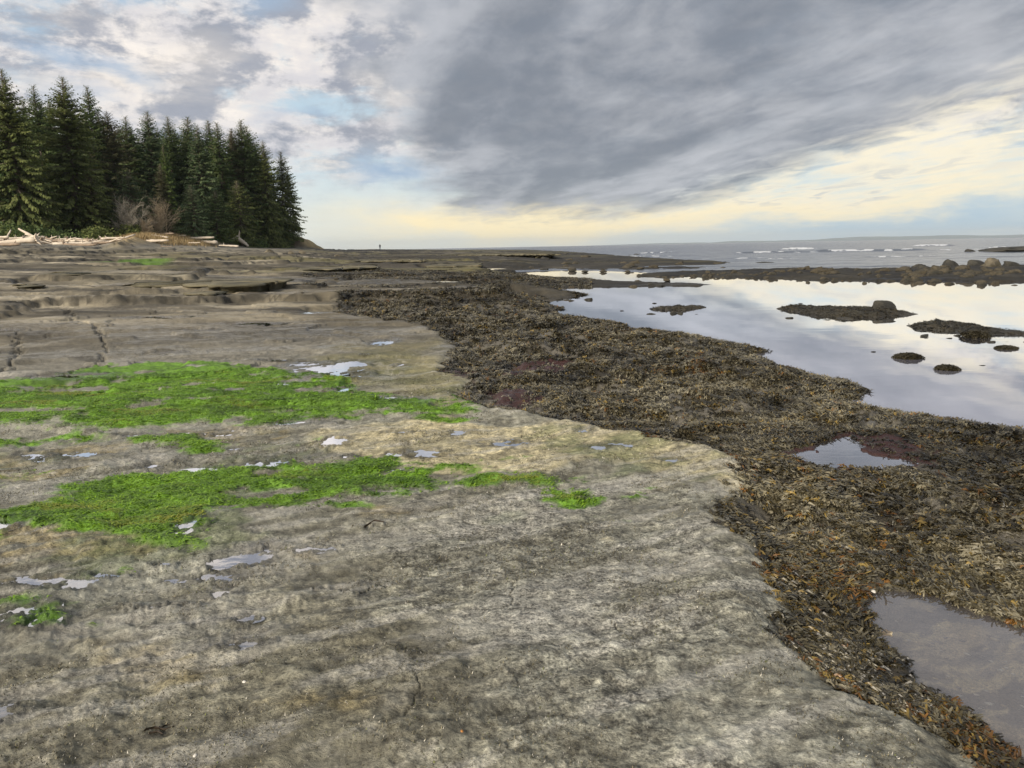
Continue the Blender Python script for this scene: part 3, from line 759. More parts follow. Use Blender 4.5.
def build_green():
    N = 520000
    az = rng.uniform(R_(-42), R_(26), N); r = rng.uniform(3.3 ** 1.2, 11 ** 1.2, N) ** (1 / 1.2)
    x = np.sin(az) * r; y = np.cos(az) * r
    m = masks(x, y); g = m['green']
    keep = (g > .03 * rng.standard_normal(N) + .01) & (rng.random(N) < .25 + .75 * sstep(0, .16, g)) & ((r > 4.7) | (rng.random(N) < .35))
    for cx, cy, rx, ry, lev in PUD: keep &= np.hypot((x - cx) / rx, (y - cy) / ry) > 1.05
    x, y, r = x[keep], y[keep], r[keep]; mk = {k: v[keep] for k, v in m.items()}
    h, _, _ = height(x, y, mk, True)
    n = len(x); print('green blades', n)
    th = rng.normal(0.15, .55, n) + PI * (rng.random(n) < .5) + .5 * fbm(x, y, .5, 3, 510)
    L = rng.uniform(.016, .045, n); w = rng.uniform(.0016, .0042, n)
    d = np.stack([np.cos(th), np.sin(th), 0 * th], 1); s = np.stack([-np.sin(th), np.cos(th), 0 * th], 1)
    e = rng.uniform(.1, .9, n)
    P = np.stack([x, y, h - .002], 1)
    Q = P + d * (L * .5 * np.cos(e))[:, None] + np.array([0, 0, 1]) * (L * .42 * np.sin(e))[:, None]
    T = Q + d * (L * .5)[:, None] - np.array([0, 0, 1]) * (L * .15)[:, None]
    sw = s * w[:, None]
    V = np.stack([P - sw, P + sw, Q - sw * 1.3, Q + sw * 1.3, T - sw * .5, T + sw * .5], 1).reshape(-1, 3)
    b = (np.arange(n) * 6)[:, None]
    Fc = np.vstack([b + np.array([0, 1, 3, 2]), b + np.array([2, 3, 5, 4])])
    nn = fbm(x * .7, y, .3, 4, 511)
    c = lerp(np.array([.085, .18, .012])[None], np.array([.36, .60, .04])[None], np.clip(.45 + .4 * nn + .25 * rng.standard_normal(n), 0, 1)[:, None])
    yl = sstep(.35, .8, fbm(x * .6, y * 1.4, .45, 4, 512))[:, None]; c = c * (1 - yl) + np.array([[.36, .40, .05]]) * yl * .9 + 0 * c
    dk = sstep(.3, .7, fbm(x * .6, y * 1.4, .16, 4, 513))[:, None]; c = c * (1 - .45 * dk)
    c = np.repeat(c, 6, 0)
    m_ = bump_mat('green_algae', attr='col', rough=.45, nscale=30, nk=.2, bscale=100, bstr=.1, bdist=.003, spec=.4, translucent=.25)
    o = obj('green_algae', mesh_np('green_algae', V, Fc, m_, True, {'col': c}))
    tag(o, 'bright green algae mats spread over the flat rock', 'algae', kind='stuff')
build_green()

def build_turf():
    N = 330000
    az = rng.uniform(R_(-40), R_(30), N); r = rng.uniform(1.7 ** .9, 10 ** .9, N) ** (1 / .9); x = np.sin(az) * r; y = np.cos(az) * r
    m = masks(x, y); u = x * .90 + y * .43; v = -x * .43 + y * .90
    f = fbm(u * .6, v, .30, 5, 601) + .5 * fbm(x, y, .07, 3, 602)
    k = (f > .12) & (rng.random(N) < sstep(.12, .6, f) + .06) & (m['sw'] < -.02) & (m['green'] < .02)
    for cx, cy, rx, ry, lev in PUD: k &= np.hypot((x - cx) / rx, (y - cy) / ry) > 1.3
    x, y, r = x[k], y[k], r[k]; mk = {a: b[k] for a, b in m.items()}; h = height(x, y, mk, True)[0]; n = len(x); print('turf', n)
    th = rng.uniform(0, 2 * PI, n); L = rng.uniform(.004, .013, n) * (r / 3) ** .5; w = L * rng.uniform(.12, .3, n); e = rng.uniform(.1, 1.1, n)
    d = np.stack([np.cos(th) * np.cos(e), np.sin(th) * np.cos(e), np.sin(e)], 1); s_ = np.stack([-np.sin(th), np.cos(th), 0 * th], 1)
    P = np.stack([x, y, h - .001], 1)
    V = np.stack([P - s_ * w[:, None], P + s_ * w[:, None], P + d * L[:, None]], 1).reshape(-1, 3)
    t = rng.random(n); n1 = fbm(x, y, .4, 3, 603)
    c = np.where((t < .62)[:, None], np.array([[.075, .066, .040]]), np.where((t < .85)[:, None], np.array([[.20, .175, .11]]), np.where((t < .94)[:, None], np.array([[.45, .42, .35]]), np.array([[.14, .15, .05]]))))
    c = c * rng.uniform(.6, 1.4, (n, 1)) * (1 + .3 * n1)[:, None]
    o = obj('turf_algae', mesh_np('turf_algae', V, (np.arange(n) * 3)[:, None] + np.array([0, 1, 2]), bump_mat('turf_algae', attr='col', rough=.8, nk=.1), False, {'col': np.repeat(c, 3, 0)}))
    tag(o, 'short dull brown algal turf roughening the near rock', 'algae turf', kind='stuff')
    # chips of shell and barnacles
    N = 26000; az = rng.uniform(R_(-40), R_(30), N); r = rng.uniform(1.7, 9, N); x = np.sin(az) * r; y = np.cos(az) * r
    m = masks(x, y); k = (m['sw'] < 0) & (m['green'] < 0) & (fbm(x, y, .5, 4, 605) > rng.normal(.15, .2, N)); x, y, r = x[k], y[k], r[k]; mk = {a: b[k] for a, b in m.items()}
    h = height(x, y, mk, True)[0]; n = len(x); a0 = rng.uniform(0, 6.28, n); R0 = rng.uniform(.0008, .0026, n) * (r / 3) ** .4
    ring = [np.stack([x + R0 * rng.uniform(.7, 1.3, n) * np.cos(a0 + q * 1.2566), y + R0 * rng.uniform(.7, 1.3, n) * np.sin(a0 + q * 1.2566), h - .001], 1) for q in range(5)]
    V = np.stack(ring + [np.stack([x, y, h + R0 * .9], 1)], 1).reshape(-1, 3)
    b = (np.arange(n) * 6)[:, None]; Fc = np.vstack([b + np.array([q, (q + 1) % 5, 5]) for q in range(5)])
    c = lerp(np.array([[.35, .32, .26]]), np.array([[.72, .69, .62]]), rng.random((n, 1)))
    o = obj('barnacle_chips', mesh_np('barnacle_chips', V, Fc, bump_mat('chips', attr='col', rough=.7, nk=.1), False, {'col': np.repeat(c, 6, 0)}))
    tag(o, 'pale barnacle and shell chips sprinkled over the near rock', 'shell chips', kind='stuff')
build_turf()

# ------------------------------------------------------------------ rocks
import bmesh
def rock_mesh(name, seed, mat, sub=4, flat=.7, rough=.22, boxy=.35):
    bm = bmesh.new(); bmesh.ops.create_icosphere(bm, subdivisions=sub, radius=1)
    V = np.array([v.co[:] for v in bm.verts]); rg = np.random.default_rng(seed)
    # cut by a few random planes for facets
    for k in range(13):
        nrm = rg.normal(size=3); nrm[2] = abs(nrm[2]) * .8; nrm /= np.linalg.norm(nrm); dd = rg.uniform(.42, .82)
        t = V @ nrm - dd; V = V - np.where(t > 0, t, 0)[:, None] * nrm * (1 - boxy * .3)
    n = fbm(V[:, 0] + V[:, 2] * .7 + seed, V[:, 1] - V[:, 2] * .6, .8, 4, seed) * rough + fbm(V[:, 0] * 1.3 - V[:, 2], V[:, 1] + V[:, 2] * .9, .22, 3, seed + 5) * rough * .3
    V = V * (1 + n)[:, None] * np.array([1, .8, flat])
    for v, c in zip(bm.verts, V): v.co = c
    me = bpy.data.meshes.new(name); bm.to_mesh(me); bm.free()
    for p in me.polygons: p.use_smooth = True
    me.materials.append(mat); return me
rk_brown = bump_mat('reef_rock', (.085, .070, .044), rough=.75, nscale=2.5, nk=.5, bscale=5, bstr=.7, bdist=.12, col2=(.035, .032, .022))
rk_dark = bump_mat('dark_rock', (.060, .055, .042), rough=.7, nscale=2.5, nk=.5, bscale=5, bstr=.7, bdist=.12, col2=(.025, .024, .02))
rk_tan = bump_mat('tan_rock', (.17, .145, .10), rough=.8, nscale=2.5, nk=.45, bscale=5, bstr=.7, bdist=.1, col2=(.07, .06, .04))
ROCKM = [rock_mesh('boulder', 700 + k, rk_brown, 3 if k < 6 else 4, .62 + .1 * (k % 3)) for k in range(8)]
ROCKD = [rock_mesh('boulder', 720 + k, rk_dark, 4, .62 + .08 * (k % 3)) for k in range(4)]
ROCKT = [rock_mesh('boulder', 740 + k, rk_tan, 4, .7) for k in range(3)]
def rock(me, px, py, wpx, hpx, label, group=None, z=None, name='boulder', sink=.25):
    x, y = pix2world(px, py, WL if z in (None, 'h') else z)
    if z == 'h':
        x, y = pix2world(px, py, WL + .15); z = max(WL, float(height(np.array([x]), np.array([y]), None, False)[0][0])) - .02
    D = math.hypot(x, y); w = wpx * D / F; hh = hpx * D / F
    o = obj(name, me); o.location = (x, y + w * .35, (WL if z is None else z) + hh * (.5 - sink * .5))
    o.scale = (w / 1.75, w / 1.75 * random.uniform(.9, 1.2), hh / 1.1)
    o.rotation_euler = (0, 0, random.uniform(0, 6.28) if False else random.choice([0, PI]) + random.uniform(-.3, .3))
    tag(o, label, 'rock', group); return o
rock(ROCKD[0], 889, 312, 22, 12, 'dark rounded boulder sitting on the long low islet in the lagoon', z=WL + .02, sink=.05)
rock(ROCKD[1], 920, 270, 12, 7, 'small pointed dark boulder at the left of the boulders on the reef crest')
rock(ROCKD[2], 927, 272, 17, 6, 'low dark slab just right of the small pointed reef boulder')
rock(ROCKD[2], 952, 267.5, 14, 7, 'dark peaked boulder on the reef crest, between the pointed one and the big round one')
rock(ROCKD[0], 980.5, 268, 17, 9.5, 'large round near black boulder on the reef crest beside the brown one')
rock(ROCKT[0], 996, 269, 17, 9, 'large smooth brown boulder on the reef crest')
rock(ROCKD[3], 1014, 268, 14, 7, 'dark rounded boulder on the reef at the right edge of the photo')
rock(ROCKD[2], 971, 252, 9, 2.6, 'small dark rock awash in the sea beyond the reef')
rock(ROCKD[3], 1018, 251.5, 38, 5, 'long dark rock standing in the surf at the right edge')
rock(ROCKD[1], 768, 263.2, 16, 1.6, 'thin flat rock awash between the reef and the breakers')
# rubble of the reef
nreef = 0
RNG = random.Random(5)
tries = 0
while nreef < 185 and tries < 5000:
    tries += 1
    px = RNG.uniform(655, 1062); 
    lo = np.interp(px, [640, 700, 760, 790, 850, 930, 1024, 1120], [274.6, 273, 271.5, 269.5, 270.5, 269, 268, 266]); hi = np.interp(px, [640, 700, 760, 820, 900, 1024, 1120], [275.8, 276, 278, 280, 281, 282, 284])
    py = RNG.uniform(lo, hi)
    if px < 690 and RNG.random() < .5: continue
    w = RNG.choice([5, 6, 7, 8, 9, 11, 13]) * (1.15 if px > 880 else .85 if px > 760 else .55) * RNG.uniform(.8, 1.2)
    random.seed(1000 + nreef); w *= .62 + .45 * (hi - py) / (hi - lo)
    rock(RNG.choice(ROCKM), px, py, w, w * RNG.uniform(.26, .46), 'weathered brown rock in the rubble of the long reef across the lagoon', 'rocks heaped along the reef', z='h')
    nreef += 1
# waterline stones of the left tongues
for k, (px, py, w, hh) in enumerate([(604, 272, 7, 4), (573, 271, 10, 6), (585, 272, 6, 3), (640, 269, 8, 4), (655, 268, 12, 5), (720, 264, 10, 3), (668, 281, 9, 5), (574, 281.5, 14, 7), (560, 283, 8, 4), (520, 262, 10, 5), (536, 263.5, 8, 4), (700, 274, 5, 3),
                                    (640, 275.5, 6, 2.5), (628, 272, 5, 3), (445, 288, 10, 4), (458, 289, 8, 3.5), (543, 311, 14, 5), (556, 313, 9, 3), (549, 306, 9, 3)]):
    random.seed(60 + k)
    rock(RNG.choice(ROCKM), px, py, w, hh * .62, 'brown waterline stone on the low rock tongues left of the lagoon', 'stones on the rock tongues', z=WL + .03)
for k in range(46):
    random.seed(450 + k); px, py = RNG.choice([(RNG.uniform(505, 690), RNG.uniform(278, 284)), (RNG.uniform(560, 725), RNG.uniform(261, 267)), (RNG.uniform(515, 590), RNG.uniform(292.5, 297)), (RNG.uniform(480, 640), RNG.uniform(254, 270))])
    w = RNG.uniform(4, 11); rock(RNG.choice(ROCKD + ROCKM[:3]), px, py, w, w * RNG.uniform(.18, .34), 'dark low stone strewn on the rock tongues left of the lagoon', 'dark stones on the rock tongues', z='h')
for k in range(30):
    random.seed(300 + k); px = RNG.uniform(300, 650); py = RNG.uniform(258, 292) if px > 420 else RNG.uniform(262, 300)
    x_, y_ = pix2world(px, py); z_ = float(height(np.array([x_]), np.array([y_]), None, False)[0][0])
    if z_ < WL + .02: continue
    D_ = math.hypot(x_, y_); w_ = RNG.choice([3, 4, 5, 7]) * D_ / F
    o = obj('boulder', RNG.choice(ROCKM)); o.location = (x_, y_, z_ + .02); o.scale = (w_ / 1.7, w_ / 1.7, w_ * RNG.uniform(.2, .36)); o.rotation_euler = (0, 0, RNG.uniform(0, 6)); tag(o, 'loose brown stone lying on the stepped ledges of the middle distance', 'rock', 'loose stones on the ledges')
# weed-hung rocks in the lagoon: rock with its own seaweed fringe
weed_m = bump_mat('rock_weed', (.05, .042, .022), rough=.5, nscale=20, nk=.4, bscale=30, bstr=.3, bdist=.01)
def weedy(px, py, wpx, hpx, label, weed=True, name='seaweed_rock'):
    x, y = pix2world(px, py, WL); D = math.hypot(x, y); w = .84 * wpx * D / F; hh = .8 * hpx * D / F
    e = empty(name, (x, y, WL)); tag(e, label, 'rock')
    b = obj('rock', ROCKD[RNG.randrange(4)], e); hh *= .8; b.scale = (w / 2.0, w / 2.4, hh / 1.3); b.location = (0, 0, hh * .12)
    if weed:
        n = 420; rg = np.random.default_rng(int(px)); a = rg.uniform(0, 2 * PI, n); q = np.sqrt(rg.random(n))
        X = np.cos(a) * q * w * .5; Y = np.sin(a) * q * w * .42; Z = hh * .72 * np.sqrt(np.clip(1 - q * q, 0, 1)) - .01 + hh * .05 * rg.standard_normal(n)
        pv, pf, pt = frond_proto(int(px) + 3, 5, 1)
        V, Fc = realize(pv, pf, X, Y, Z, rg.uniform(0, 6.28, n), rg.uniform(.8, 1.5, n) * (w / .5) ** .5)
        obj('seaweed', mesh_np('seaweed', V, Fc, weed_m, True), e)
    return e
weedy(908, 358, 27, 9, 'oval dark seaweed covered rock in the lagoon, left of the bushy one')
weedy(947, 369.5, 22, 8, 'bushy dark clump of seaweed on a rock, nearest in the lagoon')
weedy(1006, 348.5, 20, 5, 'flat dark seaweed rock below the right end of the second islet')
weedy(975, 337, 26, 11, 'round dark weedy rock on the second islet in the lagoon')
weedy(925, 327.5, 20, 7, 'dark weedy hump at the left tip of the second islet')
weedy(873, 352, 6, 3, 'tiny brown stone alone in the lagoon left of the oval rock', False)
weedy(982, 365.5, 7, 1.6, 'tiny stone barely breaking the lagoon right of the bushy clump', False)
weedy(678, 308, 11, 6, 'small rounded dark rock on the thin strip in the far left of the lagoon')
weedy(654, 303.5, 6, 3, 'tiny dark rock just behind the thin strip in the lagoon', False)
weedy(684, 312, 9, 3, 'little dark rock just in front of the thin strip in the lagoon', False)
weedy(622, 311, 6, 2, 'tiny dark stone between the shore stones and the thin strip', False)
weedy(800, 303.5, 6, 1.6, 'tiny flat stone behind the long islet in the lagoon', False)
weedy(860, 390, 14, 6, 'dark weedy rock at the tip of the seaweed point in the lagoon')
for k in range(26):
    random.seed(900 + k); px, py = RNG.choice([(RNG.uniform(790, 905), RNG.uniform(310.5, 315.5)), (RNG.uniform(918, 985), RNG.uniform(325, 331)), (RNG.uniform(985, 1035), RNG.uniform(333, 335)), (RNG.uniform(652, 700), RNG.uniform(307.6, 309))])
    w = RNG.uniform(4, 10); rock(RNG.choice(ROCKD), px, py, w, w * RNG.uniform(.2, .36), 'dark stone half buried in the weed of a low lagoon islet', 'stones on the lagoon islets', z='h')
def pebbles():
    n = 260; P = poly_w([(rng.uniform(880, 1060), rng.uniform(610, 745)) for _ in range(n)], P1L - .06); d = sdf(POOL1, P[:, 0], P[:, 1]); P = P[d > .05]; n = len(P)
    h = height(P[:, 0], P[:, 1], None, False)[0]; bm = bmesh.new(); bmesh.ops.create_icosphere(bm, subdivisions=1, radius=1); pv = np.array([v.co[:] for v in bm.verts]) * np.array([1.5, .8, .4]); pf = np.array([[v.index for v in f.verts] for f in bm.faces]); bm.free()
    V, Fc = realize(pv, pf, P[:, 0], P[:, 1], h + .001, rng.normal(-.5, .4, n), rng.uniform(.003, .013, n) * rng.uniform(.6, 1.3, n))
    c = np.array([[.75, .62, .38], [.85, .80, .68], [.35, .30, .24], [.55, .45, .30]])[rng.integers(0, 4, n)]
    o = obj('pebbles', mesh_np('pebbles', V, Fc, bump_mat('pebble', attr='col', rough=.6, nk=.15), True, {'col': np.repeat(c, len(pv), 0)})); tag(o, 'yellow and pale pebbles on the bed of the near tide pool', 'pebbles', kind='stuff')
pebbles()
# boulders on the beach at the foot of the forest
for px, py, w, hh, l in ((268, 253.5, 9, 4, 'grey boulder on the beach below the right end of the forest, the larger of two'), (290, 254, 6, 3, 'brown stone on the beach just left of the bluff'), (301, 254, 8, 4, 'dark stone at the foot of the bluff'), (337, 257, 6, 3, 'small dark stone right of the bluff on the shelf')):
    x, y = pix2world(px, py); z = float(h0(np.array([x]), np.array([y]))[0])
    o = rock(ROCKT[1], px, py, w, hh, l, z=z)
# overhanging ledge slabs
def ledge(pts, thick, mat, label):
    P = poly_w(pts); rg = random.Random(int(pts[0][0]))
    # densify with jitter
    out = []
    for k in range(len(P)):
        a = P[k]; b = P[(k + 1) % len(P)]; L = np.hypot(*(b - a)); n = max(2, int(L / .35))
        for j in range(n):
            t = j / n; out.append(a + (b - a) * t + np.array([rg.gauss(0, .12), rg.gauss(0, .30) + (.45 if rg.random() < .18 else 0)]) * (1 if j else .5))
    out = np.array(out); c = out.mean(0); n = len(out)
    hz, _, _ = height(out[:, 0], out[:, 1], None, False); z = float(np.percentile(hz, 60))
    top = z + thick; rings = []
    for k, (s, zz) in enumerate(((0.0, top + .03), (.55, top + .015), (.94, top), (1.0, top - .03), (1.0, top - thick * .55), (.90, top - thick * .75), (.86, z - .6))):
        ring = c + (out - c) * s
        jz = np.array([rg.gauss(0, .012) for _ in range(n)])
        rings.append(np.hstack([ring, (zz + jz)[:, None]]))
    V = np.vstack(rings); Fc = []
    for k in range(len(rings) - 1):
        for j in range(n):
            Fc.append([k * n + j, k * n + (j + 1) % n, (k + 1) * n + (j + 1) % n, (k + 1) * n + j])
    o = obj('rock_ledge', mesh_np('rock_ledge', V, np.array(Fc)[:, ::-1], mat, False)); tag(o, label, 'rock ledge', kind='structure')
lg_m = bump_mat('ledge_rock', (.17, .15, .095), rough=.8, nscale=1.4, nk=.4, bscale=3, bstr=.6, bdist=.08, col2=(.09, .082, .05))
ledge([(118, 290), (150, 291), (185, 292.5), (225, 296.5), (262, 296), (290, 290), (250, 286), (190, 285), (140, 286)], .13, lg_m, 'long undercut rock ledge in the middle of the shelf, olive on top')
ledge([(180, 298), (215, 300), (228, 296), (190, 295)], .06, lg_m, 'low slab in front of the long undercut ledge')
ledge([(16, 290), (34, 291), (36, 286), (18, 285)], .05, lg_m, 'small black-shadowed ledge at the far left of the shelf')
ledge([(46, 279), (80, 279.5), (78, 274), (50, 274)], .07, lg_m, 'dark undercut ledge above the small left one')
ledge([(296, 271), (330, 273), (380, 272), (372, 268), (310, 267)], .12, lg_m, 'dark ledge band right of the forest foot')
ledge([(345, 263.5), (385, 264), (425, 265), (420, 261.5), (360, 260.5)], .22, lg_m, 'far dark-faced ledge under the distant walker')
ledge([(425, 268), (455, 269), (482, 268.5), (480, 265), (436, 264.5)], .28, lg_m, 'far blocky ledge with a black cleft left of the sea')
ledge([(440, 256), (500, 257), (560, 258), (550, 254.5), (470, 253.5)], .25, lg_m, 'farthest low rock ledge against the sea')

# ------------------------------------------------------------------ trees
def tree_mesh(seed, H, W, dens=1.0, bare=.04, shape=1.0, spray=1.0, ragged=.25):
    rg = np.random.default_rng(seed); P = []; D = []; S = []; Cn = []
    z = H * bare + .6
    BV = []; BF = []
    while z < H * .99:
        t = z / H
        prof = (1 - t) ** (.80 * shape) * (1 - .35 * max(0, .25 - t) / .25)
        nb = int(rg.integers(5, 8)) if t < .9 else 4
        a0 = rg.uniform(0, 6.28)
        for b in range(nb):
            az = a0 + b * 2 * PI / nb + rg.normal(0, .25)
            L = max(.25, W * prof * rg.uniform(1 - ragged * 1.6, 1 + ragged) + .15)
            tone = rg.uniform(.65, 1.35)
            e0 = lerp(-.12, .65, t ** 2) + rg.normal(0, .1); droop = rg.uniform(.25, .55) * (1 - t)
            p = np.array([0, 0, z + rg.uniform(-.15, .15)]); n = max(2, int(L / .30))
            step = L / n; i0 = len(BV)
            for k in range(n):
                s = (k + .5) / n
                e = e0 - droop * math.sin(s * PI * .85) * 1.3 + .35 * max(0, s - .7)
                d = np.array([math.cos(az) * math.cos(e), math.sin(az) * math.cos(e), math.sin(e)])
                p = p + d * step
                if s < .15 and t < .7: continue
                m = 2 if s < .9 else 3
                for q in range(int(m * dens + rg.random())):
                    sg = 1 if (q + k) % 2 else -1
                    da = az + sg * rg.uniform(.5, 1.15) if s < .92 else az + rg.normal(0, .4)
                    de = e - rg.uniform(.1, .65)
                    P.append(p + rg.normal(0, .05, 3)); D.append([math.cos(da) * math.cos(de), math.sin(da) * math.cos(de), math.sin(de)])
                    S.append((.24 + .20 * min(1, (1 - t) * 3) + .32 * min(1, L / 4) * (1 - .45 * s)) * rg.uniform(.7, 1.3) * spray * (1 - .5 * min(1, max(0, (t - .82) / .18)))); Cn.append(tone * rg.uniform(.8, 1.2))
            # branch stick
            q0 = np.array([0, 0, z]); mid = q0 + (p - q0) * .5; mid[2] += .08
            for aa, bb, rr_ in ((q0, p, .035 + .012 * L),):
                s_ = np.array([-math.sin(az), math.cos(az), 0]) * rr_; u_ = np.array([0, 0, rr_])
                i = len(BV); BV += [aa - s_, aa + u_, aa + s_, aa - u_, bb]; BF += [[i, i + 1, i + 4], [i + 1, i + 2, i + 4], [i + 2, i + 3, i + 4], [i + 3, i, i + 4]]
        z += rg.uniform(.26, .48) * (1 if t < .6 else .62 if t < .85 else .45)
    # leader
    for k in range(9):
        P.append(np.array([0, 0, H * (.955 + .045 * k / 14)])); a = rg.uniform(0, 6.28); D.append([math.cos(a) * .25, math.sin(a) * .25, .95]); S.append(.20); Cn.append(1)
    P = np.array(P); D = np.array(D); S = np.array(S); Cn = np.array(Cn)
    D /= np.linalg.norm(D, axis=1)[:, None]
    side = np.cross(D, np.array([0, 0, 1.0])) + rng.normal(0, .35, D.shape); side /= np.linalg.norm(side, axis=1)[:, None]
    w = S * .36
    A = P; B = P + D * (S * .55)[:, None] + side * w[:, None]; Cc = P + D * S[:, None] - np.array([0, 0, 1]) * (S * .18)[:, None]; E_ = P + D * (S * .5)[:, None] - side * w[:, None]
    V = np.stack([A, B, Cc, E_], 1).reshape(-1, 3)
    b = (np.arange(len(P)) * 4)[:, None]; Fc = np.vstack([b + np.array([0, 1, 2]), b + np.array([0, 2, 3])])
    return V, Fc, np.repeat(Cn, 4), np.array(BV), np.array(BF)
def trunk_mesh(name, H, r0, mat, seed=0, V2=None, F2=None):
    n = 9; V = []; Fc = []; rg = random.Random(seed); ox = oy = 0
    K = 14
    for k in range(K + 1):
        t = k / K; ox += rg.gauss(0, .05); oy += rg.gauss(0, .05)
        rr_ = r0 * ((1 - t) ** .8 * (1 + .5 * math.exp(-t * 18))) + .02
        for j in range(n): V.append((ox * .6 + rr_ * math.cos(j * 2 * PI / n), oy * .6 + rr_ * math.sin(j * 2 * PI / n), t * H * .985 - .3))
    for k in range(K):
        for j in range(n):
            a = k * n + j; b = k * n + (j + 1) % n
            Fc += [[a, b, b + n], [a, b + n, a + n]]
    V = np.array(V); Fc = np.array(Fc)
    if V2 is not None and len(V2): Fc = np.vstack([Fc, F2 + len(V)]); V = np.vstack([V, V2])
    return mesh_np(name, V, Fc, mat, True)
def leaf_mat(name, c1, c2):
    mt = Mat(name)
    tone = E(mt.t, mt.n('ShaderNodeAttribute', attribute_name='tone').outputs['Fac'])
    mx = mt.n('ShaderNodeMix', data_type='RGBA'); mt.set(mx.inputs[0], tone.ss(.6, 1.4)); mx.inputs[6].default_value = (*c1, 1); mx.inputs[7].default_value = (*c2, 1)
    p = mt.n('ShaderNodeBsdfPrincipled', {'Base Color': mx.outputs[2], 'Roughness': .65, 'Specular IOR Level': .25})
    tr = mt.n('ShaderNodeBsdfTranslucent', {'Color': mx.outputs[2]})
    ms = mt.n('ShaderNodeMixShader', {0: .4, 1: p.outputs[0], 2: tr.outputs[0]})
    mt.t.links.new(ms.outputs[0], mt.out.inputs[0]); return mt.m
leafs = {'olive': leaf_mat('needles_olive', (.115, .150, .048), (.26, .29, .10)), 'dark': leaf_mat('needles_dark', (.085, .135, .052), (.21, .27, .10)),
         'blue': leaf_mat('needles_blue_green', (.09, .145, .07), (.22, .28, .13)), 'light': leaf_mat('needles_light', (.07, .115, .03), (.20, .27, .08)), 'brown': leaf_mat('needles_brown', (.10, .105, .052), (.23, .22, .11))}
bark_m = bump_mat('bark', (.20, .17, .13), rough=.9, nscale=3, nk=.4, bscale=6, bstr=.6, bdist=.05, col2=(.10, .085, .065))
PROTO = {}
def tproto(kind, leaf):
    key = (kind, leaf)
    if key in PROTO: return PROTO[key]
    kk = kind
    if ('g', kind) not in PROTO:
        spec = {0: (31, 24, 6.6, 2.3, .03, .95, .72, .24), 1: (32, 24, 4.9, 1.8, .05, .82, .80, .28), 2: (33, 24, 3.9, 1.6, .08, .74, .80, .34), 3: (34, 24, 4.6, 1.1, .10, .60, .85, .50),
                4: (35, 12, 3.6, 1.8, .02, .85, .62, .25), 5: (36, 24, 5.4, 1.5, .06, .70, .82, .38)}[kind]
        PROTO[('g', kind)] = (spec, tree_mesh(*spec))
    spec, (V, Fc, tn, BV, BF) = PROTO[('g', kind)]
    cm = mesh_np('crown', V, Fc, leafs[leaf], False, {'tone': tn}); tm = trunk_mesh('trunk', spec[1], .32 if spec[1] > 20 else .16, bark_m, kind, BV, BF)
    e = bpy.data.objects.new('spruce_tree', None); c = bpy.data.objects.new('crown', cm); t = bpy.data.objects.new('trunk', tm)
    PROTO[key] = (e, c, t, spec); return PROTO[key]
def tree(px, ytop, dist, kind, leaf, label, wk=1.0, group=None, ybase=None):
    e, c, t, spec = tproto(kind, leaf)
    d = ray(px, ytop); az = math.atan2(d[0], d[1]); x = math.sin(az) * dist; y = math.cos(az) * dist
    z = float(h0(np.array([x]), np.array([y]))[0])
    top = CZ + dist * d[2] / math.hypot(d[0], d[1])
    H = top - z
    o = e.copy(); COL.objects.link(o)
    for ch in (c, t):
        k = ch.copy(); COL.objects.link(k); k.parent = o
    s = H / spec[1]; sxy = (s ** .75) * wk
    o.location = (x, y, z - .1); o.scale = (sxy * random.uniform(.9, 1.12), sxy * random.uniform(.9, 1.12), s); o.rotation_euler = (random.gauss(0, .014), random.gauss(0, .014), random.uniform(0, 6.28))
    tag(o, label, 'tree', group or 'spruces at the forest edge'); return o
random.seed(3)
